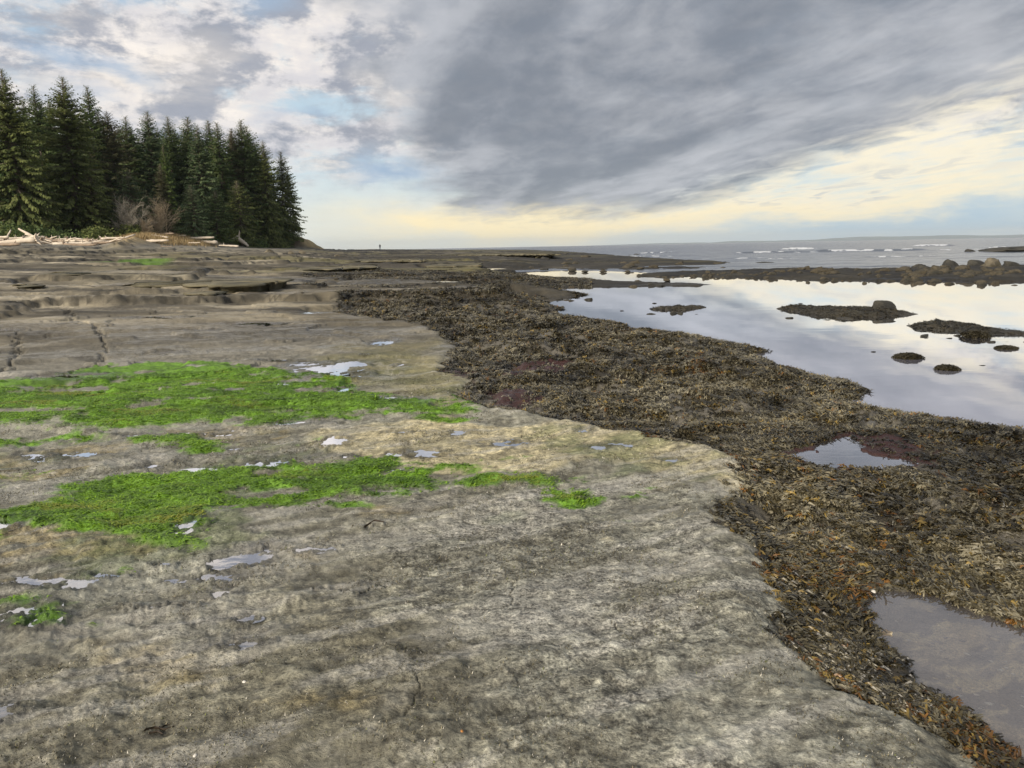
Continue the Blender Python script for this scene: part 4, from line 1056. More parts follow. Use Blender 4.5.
TR = [(3, 68, 118, 0, 'olive', 'tallest broad spruce at the left edge of the forest', 1.0),
      (33, 84, 132, 1, 'dark', 'narrow dark spruce top between the two giant spruces at left', 1.0),
      (60, 75, 124, 0, 'olive', 'tall broad olive spruce with a pale trunk showing, second giant from the left', 1.0),
      (87, 84, 138, 1, 'dark', 'slim dark spruce top right behind the second giant', .9),
      (-28, 60, 120, 0, 'dark', 'giant spruce just outside the left edge of the view', 1.0),
      (-62, 70, 122, 0, 'olive', 'outermost olive spruce beyond the left edge', 1.0),
      (110, 111, 138, 5, 'brown', 'brownish grey-green spruce left of the bare bushes', .9),
      (124, 115, 146, 1, 'dark', 'dark narrow spruce behind the brownish one', .9),
      (146, 110, 146, 1, 'blue', 'blue green spruce rising behind the bare bushes', .95),
      (166, 115, 152, 1, 'dark', 'dark spruce right of the blue green one, above the pale young tree', .95),
      (186, 115, 150, 2, 'dark', 'slender dark spruce in the middle of the forest', 1.15),
      (196, 123, 140, 1, 'blue', 'full blue green spruce with skirts to the ground right of the dry bank', .95),
      (207, 120, 152, 2, 'dark', 'dark thin spruce behind the full blue green one', 1.2),
      (217, 121, 146, 1, 'dark', 'dark dense spruce in the right half of the forest', .9),
      (229, 128, 150, 2, 'brown', 'thin brown-tinted spruce squeezed in the right half', 1.2),
      (238, 118, 150, 1, 'dark', 'tallest dark spruce of the right end of the forest', .95),
      (252, 125, 154, 5, 'dark', 'wide-topped dark spruce second from the right end', .75),
      (262, 140, 150, 5, 'olive', 'olive spruce in front of the right end', .72),
      (278, 151, 158, 3, 'olive', 'ragged open-branched spruce at the right end of the forest, sky showing through', .85),
      (288, 170, 162, 3, 'olive', 'smallest ragged spruce overhanging the bluff', .75),
      (126, 170, 126, 4, 'blue', 'young blue green spruce left of the bare bushes, in front', 1.25),
      (163, 143, 138, 1, 'light', 'bright green young spruce standing out in the middle', .55),
      (160, 163, 134, 2, 'brown', 'thin pale greyish young tree above the bare bushes', .75),
      (191, 184, 128, 4, 'blue', 'small skirted spruce at the front, right of the dry bank', 1.1),
      (214, 190, 134, 4, 'dark', 'small dark spruce beside the small skirted one', 1.1),
      (237, 180, 140, 4, 'olive', 'low olive spruce at the front of the right half', 1.2),
      (262, 192, 150, 4, 'olive', 'low olive spruce near the bluff', 1.2),
      (279, 200, 158, 4, 'dark', 'lowest dark spruce at the foot of the ragged end tree', 1.1),
      (90, 170, 122, 4, 'olive', 'low bushy olive spruce right of the second giant', 1.1),
      (28, 160, 120, 4, 'dark', 'low dark spruce between the two giants', 1.15)]
for t in TR: tree(*t[:6], wk=t[6])
for k, px in enumerate(list(range(-70, 120, 12)) + list(range(120, 268, 9))):
    yt = np.interp(px, [-70, 0, 60, 95, 110, 250, 268, 280], [90, 98, 100, 108, 126, 134, 150, 175]) + random.uniform(-3, 10)
    tree(px + random.uniform(-3, 3), yt, random.uniform(156, 176), random.choice([1, 2, 5]), random.choice(['dark', 'dark', 'blue']), 'dark spruce deep in the forest behind the front row, mostly hidden', .9, 'spruces inside the forest')

# leafy bushes at the forest foot
def bush_mesh(seed, W, H, n=1500, ls=.22):
    rg = np.random.default_rng(seed); a = rg.uniform(0, 2 * PI, n); q = rg.random(n) ** .4; e = rg.uniform(0, 1, n)
    rad = 1 + .25 * np.sin(a * 3 + seed) + .15 * np.sin(a * 7)
    X = np.cos(a) * q * W / 2 * rad * np.cos(e * 1.4); Y = np.sin(a) * q * W / 2 * rad * np.cos(e * 1.4); Z = np.sin(e * 1.5) * H * q * (1 + .2 * np.sin(a * 5 + 1)) + .05
    P = np.stack([X, Y, Z], 1); D = rg.normal(0, 1, (n, 3)); D /= np.linalg.norm(D, axis=1)[:, None]; s = np.cross(D, rg.normal(0, 1, (n, 3))); s /= np.linalg.norm(s, axis=1)[:, None]
    L = ls * rg.uniform(.6, 1.4, n)[:, None]
    V = np.stack([P, P + D * L * .5 + s * L * .3, P + D * L, P + D * L * .5 - s * L * .3], 1).reshape(-1, 3)
    b = (np.arange(n) * 4)[:, None]; Fc = b + np.array([0, 1, 2, 3])
    return V, Fc, np.repeat(rg.uniform(.6, 1.4, n), 4)
def world_at(px, dist):
    d = ray(px, hor(px)); az = math.atan2(d[0], d[1]); x = math.sin(az) * dist; y = math.cos(az) * dist
    z = float(height(np.array([x]), np.array([y]), None, False)[0][0]); return x, y, z
for k, (px, dist, wpx, hpx, leaf, lab) in enumerate([(226, 136, 34, 12, 'olive', 'low rounded olive bush right of the white drift log'), (18, 114, 60, 14, 'dark', 'dark undergrowth bush at the left edge behind the driftwood'), (98, 116, 34, 13, 'olive', 'green bush left of the dry bank'),
                                       (58, 115, 40, 10, 'dark', 'dark low bush under the second giant spruce'), (252, 144, 26, 9, 'dark', 'dark bush in shade near the right end of the forest'), (134, 121, 22, 10, 'olive', 'small green bush in front of the bare bushes'), (276, 152, 26, 9, 'olive', 'olive bush left of the bluff'), (-30, 112, 70, 15, 'olive', 'bush beyond the left edge of the view')]):
    x, y, z = world_at(px, dist); W = wpx * dist / F; H = hpx * dist / F
    V, Fc, tn = bush_mesh(80 + k, W, H, 2200, .34)
    o = obj('bush', mesh_np('bush', V, Fc, leafs[leaf], False, {'tone': tn})); o.location = (x, y, z - .2); tag(o, lab, 'bush', 'bushes at the forest foot')
# bare bushes
twig_m = bump_mat('bare_twigs', (.52, .46, .37), rough=.9, nscale=2, nk=.3, bscale=5, bstr=.2, bdist=.01)
twig2_m = bump_mat('brown_twigs', (.50, .40, .27), rough=.9, nscale=2, nk=.3, bscale=5, bstr=.2, bdist=.01)
def bare_bush(px, dist, wpx, hpx, mat, lab, seed):
    x, y, z = world_at(px, dist); W = wpx * dist / F; H = hpx * dist / F; rg = random.Random(seed)
    V = []; Fc = []
    def br(p, d, L, r, lv):
        n = 3
        for k in range(n):
            q = p + d * (L / n); s = np.cross(d, [.3, .9, .2]); s /= np.linalg.norm(s) + 1e-6; u = np.cross(d, s)
            i = len(V)
            for pp, rr_ in ((p, r * (1 - k / n * .4)), (q, r * (1 - (k + 1) / n * .4))):
                for a in range(3): V.append(pp + (s * math.cos(a * 2.094) + u * math.sin(a * 2.094)) * rr_)
            for a in range(3): b = (a + 1) % 3; Fc.append([i + a, i + b, i + 3 + b, i + 3 + a])
            p = q; d = d + np.array([rg.gauss(0, .13), rg.gauss(0, .13), rg.gauss(.03, .08)]); d /= np.linalg.norm(d)
            if lv < 3:
                for _ in range(2 if lv < 2 else 3):
                    dd = d + np.array([rg.gauss(0, .55), rg.gauss(0, .55), rg.gauss(0, .3)]); dd /= np.linalg.norm(dd); br(p, dd, L * rg.uniform(.45, .65), r * .55, lv + 1)
    for k in range(9):
        a = rg.uniform(0, 6.28); t = rg.uniform(.1, .55)
        br(np.array([rg.uniform(-.2, .2) * W, rg.uniform(-.1, .1) * W, -.1]), np.array([math.cos(a) * t, math.sin(a) * t, 1.0]) / math.sqrt(1 + t * t), H * rg.uniform(.35, .6), .045, 0)
    o = obj('bare_bush', mesh_np('bare_bush', np.array(V), np.array(Fc), mat)); o.location = (x, y, z - .1); tag(o, lab, 'bush', 'leafless bushes')
bare_bush(133, 122, 34, 36, twig_m, 'grey leafless bush with forking stems, left of the two bare bushes', 5)
bare_bush(162, 124, 26, 36, twig2_m, 'reddish brown leafless bush on the dry bank, right of the two', 6)
bare_bush(148, 121, 22, 18, twig2_m, 'low brown leafless scrub between the two taller bare bushes', 7)

# dry grass on the bank and beach rim
def build_grass():
    n = 16000; az = rng.uniform(R_(-28.5), R_(-19.5), n); r = rng.uniform(112, 127, n); x = np.sin(az) * r; y = np.cos(az) * r
    d = sdf(BANK, x, y, 20); k = d > -1 + rng.normal(0, .8, n); x, y = x[k], y[k]; n = len(x)
    h = height(x, y, None, False)[0]; th = rng.uniform(0, 6.28, n); L = rng.uniform(.3, .8, n); w = .035
    dx = np.cos(th) * w; dy = np.sin(th) * w; lx = rng.normal(0, .18, n); ly = rng.normal(0, .18, n)
    V = np.stack([np.stack([x - dx, y - dy, h - .05], 1), np.stack([x + dx, y + dy, h - .05], 1), np.stack([x + lx, y + ly, h + L], 1)], 1).reshape(-1, 3)
    Fc = (np.arange(n) * 3)[:, None] + np.array([0, 1, 2])
    c = np.repeat(lerp(np.array([[.30, .20, .09]]), np.array([[.42, .33, .18]]), rng.random((n, 1))), 3, 0)
    o = obj('dry_grass', mesh_np('dry_grass', V, Fc, bump_mat('dry_grass', attr='col', rough=.9, nk=.1), False, {'col': c})); tag(o, 'tan dry grass on the low bank below the bare bushes', 'grass', kind='stuff')
build_grass()

# ------------------------------------------------------------------ driftwood
dw = [bump_mat('driftwood_pale', (.68, .58, .46), rough=.85, nscale=1.5, nk=.3, bscale=4, bstr=.5, bdist=.03), bump_mat('driftwood_tan', (.60, .52, .42), rough=.85, nscale=1.5, nk=.3, bscale=4, bstr=.5, bdist=.03), bump_mat('driftwood_brown', (.33, .25, .18), rough=.85, nscale=1.5, nk=.35, bscale=4, bstr=.5, bdist=.03)]
def log_mesh(seed, L, r, mat, roots=False, stubs=3):
    rg = random.Random(seed); V = []; Fc = []; n = 9; K = 10; o = np.zeros(2); O = []
    for k in range(K + 1):
        t = k / K; o = o + np.array([rg.gauss(0, .02 * L / 4), rg.gauss(0, .02 * L / 4)]); O.append(o.copy())
        rr_ = r * (1 - .45 * t) * (1 + rg.gauss(0, .05)) * (1.35 if roots and k == 0 else 1)
        if k in (0, K): rr_ *= .85
        for j in range(n): a = j * 2 * PI / n; V.append(((t - .5) * L, o[0] + rr_ * math.cos(a) * (1 + rg.gauss(0, .06)), o[1] + rr_ * math.sin(a) * (1 + rg.gauss(0, .06))))
    for k in range(K):
        for j in range(n): a = k * n + j; b = k * n + (j + 1) % n; Fc += [[a, b, b + n], [a, b + n, a + n]]
    V.append((-L / 2 - r * .1, 0, 0)); V.append((L / 2 + r * .05, O[-1][0], O[-1][1])); e0, e1 = len(V) - 2, len(V) - 1
    for j in range(n): Fc.append([e0, (j + 1) % n, j]); Fc.append([e1, K * n + j, K * n + (j + 1) % n])
    def spike(p, d, l, w):
        d = np.array(d) / np.linalg.norm(d); s = np.cross(d, [.2, .3, .9]); s /= np.linalg.norm(s); u = np.cross(d, s); i = len(V)
        mid = np.array(p) + d * l * .55 + np.array([0, 0, rg.uniform(0, .2) * l])
        for pp, ww in ((np.array(p), w), (mid, w * .65)):
            for a in range(5): V.append(tuple(pp + (s * math.cos(a * 1.2566) + u * math.sin(a * 1.2566)) * ww))
        V.append(tuple(np.array(p) + d * l)); tp = len(V) - 1
        for a in range(5): b = (a + 1) % 5; Fc.extend([[i + a, i + b, i + 5 + b], [i + a, i + 5 + b, i + 5 + a], [i + 5 + a, i + 5 + b, tp]])
    for _ in range(stubs): t = rg.uniform(-.3, .45); spike((t * L, 0, 0), (rg.uniform(-.2, .8), rg.uniform(-1, 1), rg.uniform(.1, 1.2)), rg.uniform(.3, .9) * min(1, L / 3), r * .35)
    if roots:
        for k in range(9): a = k * .7; spike((-L / 2 + .05, 0, 0), (-.7, math.cos(a), math.sin(a) + .3), rg.uniform(.5, 1.1) * r * 4, r * .45)
    return mesh_np('driftwood_log', np.array(V), np.array(Fc), mat)
LOGS = [log_mesh(k, 3.2 + .5 * (k % 4), .16 + .03 * (k % 3), dw[(0, 0, 1, 1, 0, 2)[k % 6]], roots=(k % 4 == 1), stubs=k % 4) for k in range(12)]
def log(me, px, dist, lab, sc=1, rz=None, tilt=0, dz=0, group=None, name='driftwood_log'):
    d = ray(px, hor(px)); az = math.atan2(d[0], d[1]); x = math.sin(az) * dist; y = math.cos(az) * dist
    z = float(height(np.array([x]), np.array([y]), None, False)[0][0])
    o = obj(name, me); o.location = (x, y, z + .12 * sc + dz); o.rotation_euler = (0, -tilt, random.uniform(-.5, .5) + random.choice([0, PI]) if rz is None else rz); o.scale = (sc, sc, sc)
    tag(o, lab, 'driftwood', group); return o
random.seed(11)
log(LOGS[1], 10, 88, 'large pale drift log with a raised root end, out on the beach at far left', 1.35, PI + .1, -.06, .1)
log(LOGS[5], 4, 87, 'dark log lying against the front of the large pale drift log', .9, .05)
log(LOGS[0], 36, 107, 'pale log leaning steeply out of the driftwood pile', 1.35, 2.9, .45, .6)
log(LOGS[4], 42, 107, 'second leaning pale log crossing the steep one', 1.0, 3.3, .3, .4)
log(LOGS[5], 52, 106, 'reddish brown stump log in the driftwood pile right of the leaning logs', .8, .3, .15, .1)
log(LOGS[8], 10, 106, 'pale snag standing up near the left end of the driftwood pile', .6, 1.2, 1.0, .5)
log(LOGS[9], 2, 108, 'pale snag at the left edge, leaning over the driftwood pile', .7, 2.8, .8, .5)
log(LOGS[2], 74, 99, 'long tan log lying in front of the driftwood pile', 1.0, .05)
log(LOGS[5], 82, 98, 'brown log just right of the long tan log, nearest the shelf', .9, .1)
log(LOGS[4], 153, 112, 'bleached log lying on the beach below the dry bank', 1.3, .08)
log(LOGS[7], 119, 107, 'brown branching log left of the bleached log', 1.0, .9, .3, .1)
log(LOGS[0], 197, 126, 'white log propped at the forest foot, right of the dry bank', 1.7, .03, .03, .45)
log(LOGS[8], 205, 126, 'white log under the propped one', 1.2, 3.2, .06, .15)
for k in range(84):
    px = random.uniform(-60, 118) if k < 76 else random.uniform(118, 240)
    log(random.choice(LOGS), px, random.uniform(103, 109) if k < 76 else random.uniform(116, 128), 'bleached drift log in the tangle of driftwood along the forest foot', random.uniform(.35, .95), None, random.choice([0, 0, .05, .15, .3]), random.uniform(0, .5), 'driftwood tangled along the beach')
# brown upturned root stump near the right end
sm = log_mesh(77, 1.6, .28, dw[1], roots=True, stubs=5)
o = log(sm, 244, 134, 'orange brown upturned root stump standing alone on the beach', 1.25, .4, -.7, .7, name='driftwood_stump')
o = log(LOGS[5], 168, 108, 'short dark log end on the beach right of the bleached log', .35, .4)
# ------------------------------------------------------------------ small debris on the near rock
shell_m = bump_mat('shell', (.70, .66, .58), rough=.5, nscale=40, nk=.1, bscale=100, bstr=.1, bdist=.001)
deb_m = bump_mat('debris', (.05, .035, .022), rough=.6, nscale=60, nk=.3, bscale=80, bstr=.3, bdist=.003)
def shell(px, py, s, lab, z=0.01, mat=None):
    x, y = pix2world(px, py, z); n = 12; V = [(0, 0, s * .45)]
    for ring, (rr_, zz) in enumerate(((.45, .38), (.8, .2), (1.0, -.1))):
        for j in range(n): a = j * 2 * PI / n; q = rr_ * (1 + .06 * (j % 2)); V.append((math.cos(a) * q * s * 1.15, math.sin(a) * q * s * .85, zz * s))
    Fc = [[0, 1 + j, 1 + (j + 1) % n] for j in range(n)]
    for ring in range(2):
        for j in range(n): a = 1 + ring * n + j; b = 1 + ring * n + (j + 1) % n; Fc += [[a, a + n, b + n], [a, b + n, b]]
    hz = float(height(np.array([x]), np.array([y]), None, True)[0][0])
    o = obj('shell', mesh_np('shell', np.array(V), np.array(Fc), mat or shell_m)); o.location = (x, y, hz + s * .15); o.rotation_euler = (random.uniform(-.3, .3), .1, random.uniform(0, 6)); tag(o, lab, 'shell')
shell(875, 573, .014, 'white shell lying among the rockweed above the pool', -.05)
shell(778, 470, .016, 'pale shell at the edge of the seaweed near the small pool')
shell(462, 729, .006, 'small orange pebble-like shell on the near rock', mat=bump_mat('orange_shell', (.5, .22, .06), rough=.5))
shell(195, 755, .007, 'white shell fragment at the lower left of the rock')
shell(244, 680, .008, 'white shell fragment on the smooth grey patch of rock')
shell(615, 757, .005, 'yellowish shell fragment at the bottom of the rock', mat=bump_mat('yellow_shell', (.6, .55, .2), rough=.5))
def twig(pts, r, lab, z=0.012):
    W = poly_w(pts, 0); hz = height(W[:, 0], W[:, 1], None, True)[0]; V = []; Fc = []; n = 6
    for k, (p, q) in enumerate(zip(W, hz)):
        t = k / (len(W) - 1); rr_ = r * (1 - .6 * t)
        for j in range(n): a = j * 2 * PI / n; V.append((p[0] + rr_ * math.cos(a) * .6, p[1] + rr_ * math.cos(a) * .8, q + r * .6 + rr_ * math.sin(a)))
    for k in range(len(W) - 1):
        for j in range(n): a = k * n + j; b = k * n + (j + 1) % n; Fc.append([a, b, b + n, a + n])
    V = np.array(V); c = V.mean(0)
    o = obj('seaweed_scrap', mesh_np('seaweed_scrap', V - c, np.array(Fc), deb_m)); o.location = c; tag(o, lab, 'seaweed scrap')
twig([(146, 733), (155, 728), (165, 731), (174, 727)], .006, 'dark curled scrap of seaweed on the rock at the lower left')
twig([(150, 736), (158, 733), (163, 736)], .005, 'dark seaweed strand just below the curled scrap')
twig([(365, 526), (375, 522), (384, 523)], .008, 'black scrap of weed below the right end of the green algae')
twig([(160, 730), (165, 724), (170, 724)], .004, 'thin seaweed strand sticking up from the curled scrap')

# ------------------------------------------------------------------ the distant walker
def walker():
    x, y = math.sin(R_(-9.4)) * 228, math.cos(R_(-9.4)) * 228
    z = float(height(np.array([x]), np.array([y]), None, False)[0][0])
    J = {'pel': (0, 0, .95), 'waist': (0, 0, 1.1), 'chest': (0, -.01, 1.32), 'neck': (0, 0, 1.5), 'head': (0, .02, 1.62), 'top': (0, .02, 1.73), 'hl': (-.09, 0, .88), 'kl': (-.1, .12, .48), 'al': (-.1, .02, .08), 'tl': (-.1, .18, .03),
         'hr': (.09, 0, .88), 'kr': (.1, -.04, .47), 'ar': (.1, -.22, .10), 'tr': (.1, -.08, .03), 'sl': (-.19, 0, 1.42), 'el': (-.24, -.05, 1.14), 'wl': (-.23, .06, .90), 'fl': (-.23, .1, .80), 'sr': (.19, 0, 1.42), 'er': (.24, .03, 1.14), 'wr': (.23, .14, .93), 'fr': (.23, .18, .84)}
    Rd = {'pel': .15, 'waist': .14, 'chest': .17, 'neck': .06, 'head': .10, 'top': .07, 'hl': .1, 'hr': .1, 'kl': .065, 'kr': .065, 'al': .045, 'ar': .045, 'tl': .04, 'tr': .04, 'sl': .07, 'sr': .07, 'el': .05, 'er': .05, 'wl': .035, 'wr': .035, 'fl': .035, 'fr': .035}
    Ed = [('pel', 'waist'), ('waist', 'chest'), ('chest', 'neck'), ('neck', 'head'), ('head', 'top'), ('pel', 'hl'), ('hl', 'kl'), ('kl', 'al'), ('al', 'tl'), ('pel', 'hr'), ('hr', 'kr'), ('kr', 'ar'), ('ar', 'tr'),
          ('chest', 'sl'), ('sl', 'el'), ('el', 'wl'), ('wl', 'fl'), ('chest', 'sr'), ('sr', 'er'), ('er', 'wr'), ('wr', 'fr')]
    ks = list(J); me = bpy.data.meshes.new('person'); me.from_pydata([J[k] for k in ks], [(ks.index(a), ks.index(b)) for a, b in Ed], [])
    cl = bump_mat('dark_clothes', (.035, .04, .055), rough=.85); me.materials.append(cl)
    o = obj('person', me); o.location = (x, y, z); o.rotation_euler = (0, 0, .5)
    sk = o.modifiers.new('skin', 'SKIN')
    for k, v in zip(ks, me.skin_vertices[0].data): v.radius = (Rd[k], Rd[k] * .85); v.use_root = (k == 'pel')
    o.modifiers.new('sub', 'SUBSURF').render_levels = 2
    tag(o, 'lone person in dark clothes walking far out on the skyline of the rock shelf', 'person')
walker()

# ------------------------------------------------------------------ far hills
def hills():
    n = 260; azs = np.linspace(R_(2), R_(44), n); D = 12500.0
    base = fbm(np.degrees(azs) * 1.0, azs * 0, 5.0, 4, 800)
    hg = (np.clip(.5 + .6 * base, .1, 1.3) * 52 + 14) * sstep(4, 20, np.degrees(azs)) + 0
    V = []; Fc = []
    for j, (dd, k) in enumerate(((0, 0), (400, .5), (1000, 1.0), (2500, .6), (4000, 0))):
        for a, hh in zip(azs, hg * k): V.append((math.sin(a) * (D + dd), math.cos(a) * (D + dd), hh - 6 if k == 0 else hh))
    for j in range(4):
        for i in range(n - 1): a = j * n + i; Fc.append([a, a + 1, a + n + 1, a + n])
    o = obj('distant_hills', mesh_np('distant_hills', np.array(V), np.array(Fc), bump_mat('hill_forest_hazed', (.09, .12, .13), rough=.9, nscale=.002, bscale=.01, bdist=10))); tag(o, 'faint blue hills across the water on the horizon', 'hills', kind='structure')  # part of the haze is painted into the hills' bluish base colour
hills()
def haze():
    bpy_me = bpy.data.meshes.new('haze'); bm = bmesh.new(); bmesh.ops.create_cube(bm, size=1); bm.to_mesh(bpy_me); bm.free()
    o = obj('haze', bpy_me); lo, hi = -8.0, 170.0
    o.scale = (34000, 34000, hi - lo); o.location = (0, 0, (lo + hi) / 2)
    mt = Mat('haze'); v = mt.n('ShaderNodeVolumePrincipled', {'Color': (.86, .95, 1, 1), 'Density': 7e-5}); mt.t.links.new(v.outputs[0], mt.out.inputs[1]); bpy_me.materials.append(mt.m)
    tag(o, 'thin sea haze paling the far hills and horizon', 'haze', kind='stuff')
haze()

# ------------------------------------------------------------------ light
SUN_EL, SUN_AZ = 25.0, -145.0      # azimuth from +Y clockwise, behind the camera on the left
sd = Vector((math.sin(R_(SUN_AZ)) * math.cos(R_(SUN_EL)), math.cos(R_(SUN_AZ)) * math.cos(R_(SUN_EL)), math.sin(R_(SUN_EL))))
L = bpy.data.lights.new('sun', 'SUN'); L.energy = 3.4; L.angle = R_(11); L.color = (1, .90, .76)
lo = bpy.data.objects.new('sun', L); COL.objects.link(lo); lo.rotation_euler = sd.to_track_quat('Z', 'Y').to_euler()

# ------------------------------------------------------------------ sky
w = bpy.data.worlds.new('World'); scene.world = w; w.use_nodes = True
t = w.node_tree; t.nodes.clear()
def nn(typ, ins=None, **kw):
    nd = t.nodes.new(typ)
    for k, v in kw.items(): setattr(nd, k, v)
    for k, v in (ins or {}).items():
        if isinstance(v, bpy.types.NodeSocket): t.links.new(v, nd.inputs[k])
        elif isinstance(v, E): t.links.new(v.s, nd.inputs[k])
        else: nd.inputs[k].default_value = v
    return nd
STR = .1
def lin(r, g, b):
    f = lambda c: (c / 255 / 12.92 if c / 255 <= .04045 else ((c / 255 + .055) / 1.055) ** 2.4)
    return (f(r) / STR, f(g) / STR, f(b) / STR, 1)
sky = nn('ShaderNodeTexSky', sky_type='NISHITA', sun_disc=False, sun_elevation=R_(SUN_EL), sun_rotation=R_(SUN_AZ), air_density=1.0, dust_density=1.5)
gen = nn('ShaderNodeTexCoord').outputs['Generated']
nrm = nn('ShaderNodeVectorMath', {0: gen}, operation='NORMALIZE').outputs[0]
sx = nn('ShaderNodeSeparateXYZ', {0: nrm})
X, Y, Z = (E(t, sx.outputs[i]) for i in range(3))
AZ = X.op('ARCTAN2', Y) * 57.2958
EL = Z.op('ARCSINE') * 57.2958
zz = Z.op('MAXIMUM', 0) + .07
U = X / zz; Vv = Y / zz
def noise(vx, vy, scale, detail=7, rough=.6, off=0.0, dist=0.0):
    c = nn('ShaderNodeCombineXYZ', {0: vx, 1: vy, 2: off}).outputs[0]
    return E(t, nn('ShaderNodeTexNoise', {'Vector': c, 'Scale': scale, 'Detail': float(detail), 'Roughness': rough, 'Distortion': dist}).outputs[0])
def mixc(f, a, b):
    m_ = nn('ShaderNodeMix', data_type='RGBA', clamp_factor=True)
    for i, v in ((0, f), (6, a), (7, b)):
        if isinstance(v, E): t.links.new(v.s, m_.inputs[i])
        elif isinstance(v, bpy.types.NodeSocket): t.links.new(v, m_.inputs[i])
        else: m_.inputs[i].default_value = v
    return m_.outputs[2]
def angpx(px, py):
    d = ray(px, py); return math.degrees(math.atan2(d[0], d[1])), math.degrees(math.asin(d[2]))
# domain-warped angles for soft organic outlines
w1 = noise(U, Vv, 1.6, 5, .55, 3.1) - .5; w2 = noise(U, Vv, 1.6, 5, .55, 9.7) - .5
w3 = noise(AZ * .05, EL * .14, 2.2, 6, .6, 5.0) - .5; w4 = noise(AZ * .05, EL * .14, 2.2, 6, .6, 15.0) - .5
AW = AZ + w3 * 12 + w1 * 3; EW = EL + w4 * 5 + w2 * 1.0
def blob(px, py, rx, ry, ang=0, soft=1.0):
    a, e = angpx(px, py); k = 57.2958 / F; rx *= k; ry *= k; c, s = math.cos(R_(ang)), math.sin(R_(ang))
    dx = AW - a; dy = EW - e
    p = (dx * c + dy * s) / rx; q = (dy * c - dx * s) / ry
    d = (p * p + q * q) * -soft
    return d.op('EXPONENT')
# streak coordinates along the vanishing direction of the dark deck
va = R_(-9.0); S_ = X * math.sin(va) + Y * math.cos(va); T_ = X * math.cos(va) - Y * math.sin(va)
Sc = S_ / zz; Tc = T_ / zz
streak = noise(Sc * .20, Tc * .75, 1.3, 8, .50, 2.0, .6)
fine = noise(Sc * .50, Tc * 1.0, 3.8, 8, .56, 7.0, .5)
puff = noise(U, Vv * .8, 1.1, 10, .64, 21.0, .2)
puff2 = noise(U, Vv * .8, 2.6, 9, .64, 31.0, .15)
hi_n = noise(AZ * .065, EL * .11, 3.0, 9, .62, 12.0, .25)
ca1 = noise(AZ * .055, EL * .115, 3.2, 10, .64, 41.0, .15); ca2 = noise((AZ - .55) * .065, (EL + .75) * .115, 3.2, 10, .64, 41.0, .15)
relief = (ca1 - ca2)
cb1 = noise(U, Vv * .8, 2.6, 6, .56, 31.0, .15)
# base: open sky from the Nishita model, paled by thin cloud
skyc = nn('ShaderNodeMix', {0: .72, 6: sky.outputs[0], 7: lin(168, 190, 208)}, data_type='RGBA').outputs[2]
lowc = mixc(EL.ss(1.0, 6.5), lin(214, 216, 206), lin(186, 205, 214))
col = mixc(EL.ss(14, 6), skyc, lowc)
# broken cloud everywhere
pc = mixc((ca1 * .5 + puff2 * .3 + .1 + relief * 1.4).ss(.30, .64), lin(152, 156, 167), lin(234, 226, 217))
cover = (puff + (hi_n - .5) * .45).ss(.33, .50)
col = mixc(cover * EL.ss(3.5, 8.5), col, pc)
# left puffs: grey bases
g = (blob(200, 60, 300, 55, 0) * 1.2 + blob(330, 120, 190, 60, 0) * 1.1).op('MINIMUM', 1)
col = mixc(g * (hi_n * .6 + puff2 * .4).ss(.36, .60), col, mixc((fine * .4 + ca1 * .3 + .15 + relief * 1.6).ss(.30, .66), lin(142, 147, 159), lin(198, 196, 200)))
# cream highlights
for (a, b, rx, ry, an, k) in ((70, 60, 80, 14, -12, .9), (120, 85, 40, 12, -20, .8), (30, 75, 40, 12, -15, .7), (170, 60, 60, 16, 10, .5), (330, 165, 30, 10, 0, .9), (400, 95, 30, 26, -30, .6), (25, 20, 60, 16, 0, .5)):
    col = mixc(blob(a, b, rx, ry, an, 1.0) * k * puff2.ss(.36, .60), col, lin(232, 222, 210))
for (a, b, rx, ry, an, k) in ((385, 167, 42, 9, 0, .95), (40, 52, 34, 8, -10, .8), (110, 70, 34, 7, -10, .7), (300, 118, 24, 7, 0, .5), (270, 5, 34, 10, 0, .7), (60, 90, 60, 8, -15, .4)):
    col = mixc(blob(a, b, rx, ry, an, 1.0) * k, col, lin(146, 168, 192))
# cream bank on the right
bank = (blob(900, 165, 190, 48, 12) * 1.2 + blob(700, 215, 150, 20, 4) + blob(1050, 110, 120, 50, 10)).op('MINIMUM', 1)
col = mixc(bank * (fine * .55 + hi_n * .45).ss(.34, .56), col, lin(232, 223, 200))
col = mixc(blob(790, 195, 150, 14, 6) * fine.ss(.5, .62) * .7, col, lin(168, 178, 188))
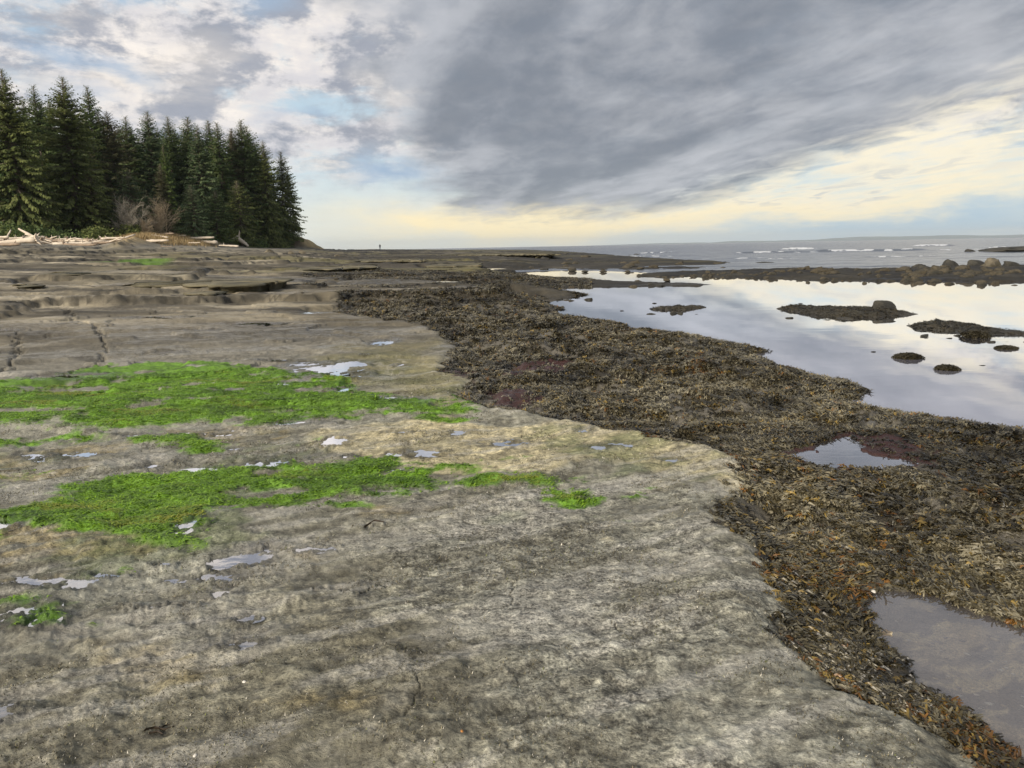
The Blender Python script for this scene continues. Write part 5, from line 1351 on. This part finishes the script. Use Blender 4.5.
# yellow glow near the horizon
glow = (blob(485, 222, 110, 19, 0) * 1.25 + blob(660, 220, 110, 12, 0) * .7 + blob(880, 205, 120, 12, 4) * .5).op('MINIMUM', 1)
col = mixc(glow * (w3 * 1.2 + .75), col, lin(252, 230, 176))
# dark deck
ra = ray(1024, 92); q = ra[2] + .07; t_edge = (ra[0] * math.cos(va) - ra[1] * math.sin(va)) / q
deckR = (Tc + (streak - .5) * 1.3 + (fine - .5) * .9).ss(t_edge + .32, t_edge - .42)
a0, e0 = angpx(455, 215); a1, e1 = angpx(345, 0)
ledge_ = AZ - (EL * ((a1 - a0) / (e1 - e0)) + (a0 - e0 * (a1 - a0) / (e1 - e0)))
deckL = (ledge_ + w3 * 16 + w1 * 7).ss(-3, 3.5)
deckB = (EL + w4 * 2.5 + (fine - .5) * 2.0).ss(1.6, 3.4)
deck = deckR * deckL * deckB
dc = mixc((streak * .62 + fine * .26 + hi_n * .12 + relief * .12).ss(.37, .65), lin(114, 121, 132), lin(170, 173, 180))
col = mixc(deck * .96, col, dc)
# pale blue strip of distant cloud low on the right
bs = (blob(960, 226, 230, 10, 2) * .95 + blob(1010, 205, 120, 9, 6) * .7).op('MINIMUM', 1)
col = mixc(bs, col, lin(164, 188, 204))
col = mixc(EL.ss(1.1, .1) * AZ.ss(3, 14) * .5, col, lin(168, 188, 204))
# below the horizon
col = mixc(Z.ss(.0, -.03), col, lin(120, 124, 128))
bg = nn('ShaderNodeBackground', {'Color': col, 'Strength': STR})
out = nn('ShaderNodeOutputWorld'); t.links.new(bg.outputs[0], out.inputs[0])
w.cycles.sampling_method = 'MANUAL'; w.cycles.sample_map_resolution = 512

# ------------------------------------------------------------------ render settings
vs = scene.view_settings; vs.view_transform = 'Standard'; vs.look = 'None'; vs.gamma = 1; vs.use_curve_mapping = False; vs.exposure = .35
scene.render.engine = 'CYCLES'
cy = scene.cycles; cy.max_bounces = 6; cy.diffuse_bounces = 2; cy.glossy_bounces = 3; cy.transparent_max_bounces = 8; cy.volume_bounces = 0; cy.use_denoising = True; cy.caustics_reflective = False; cy.caustics_refractive = False
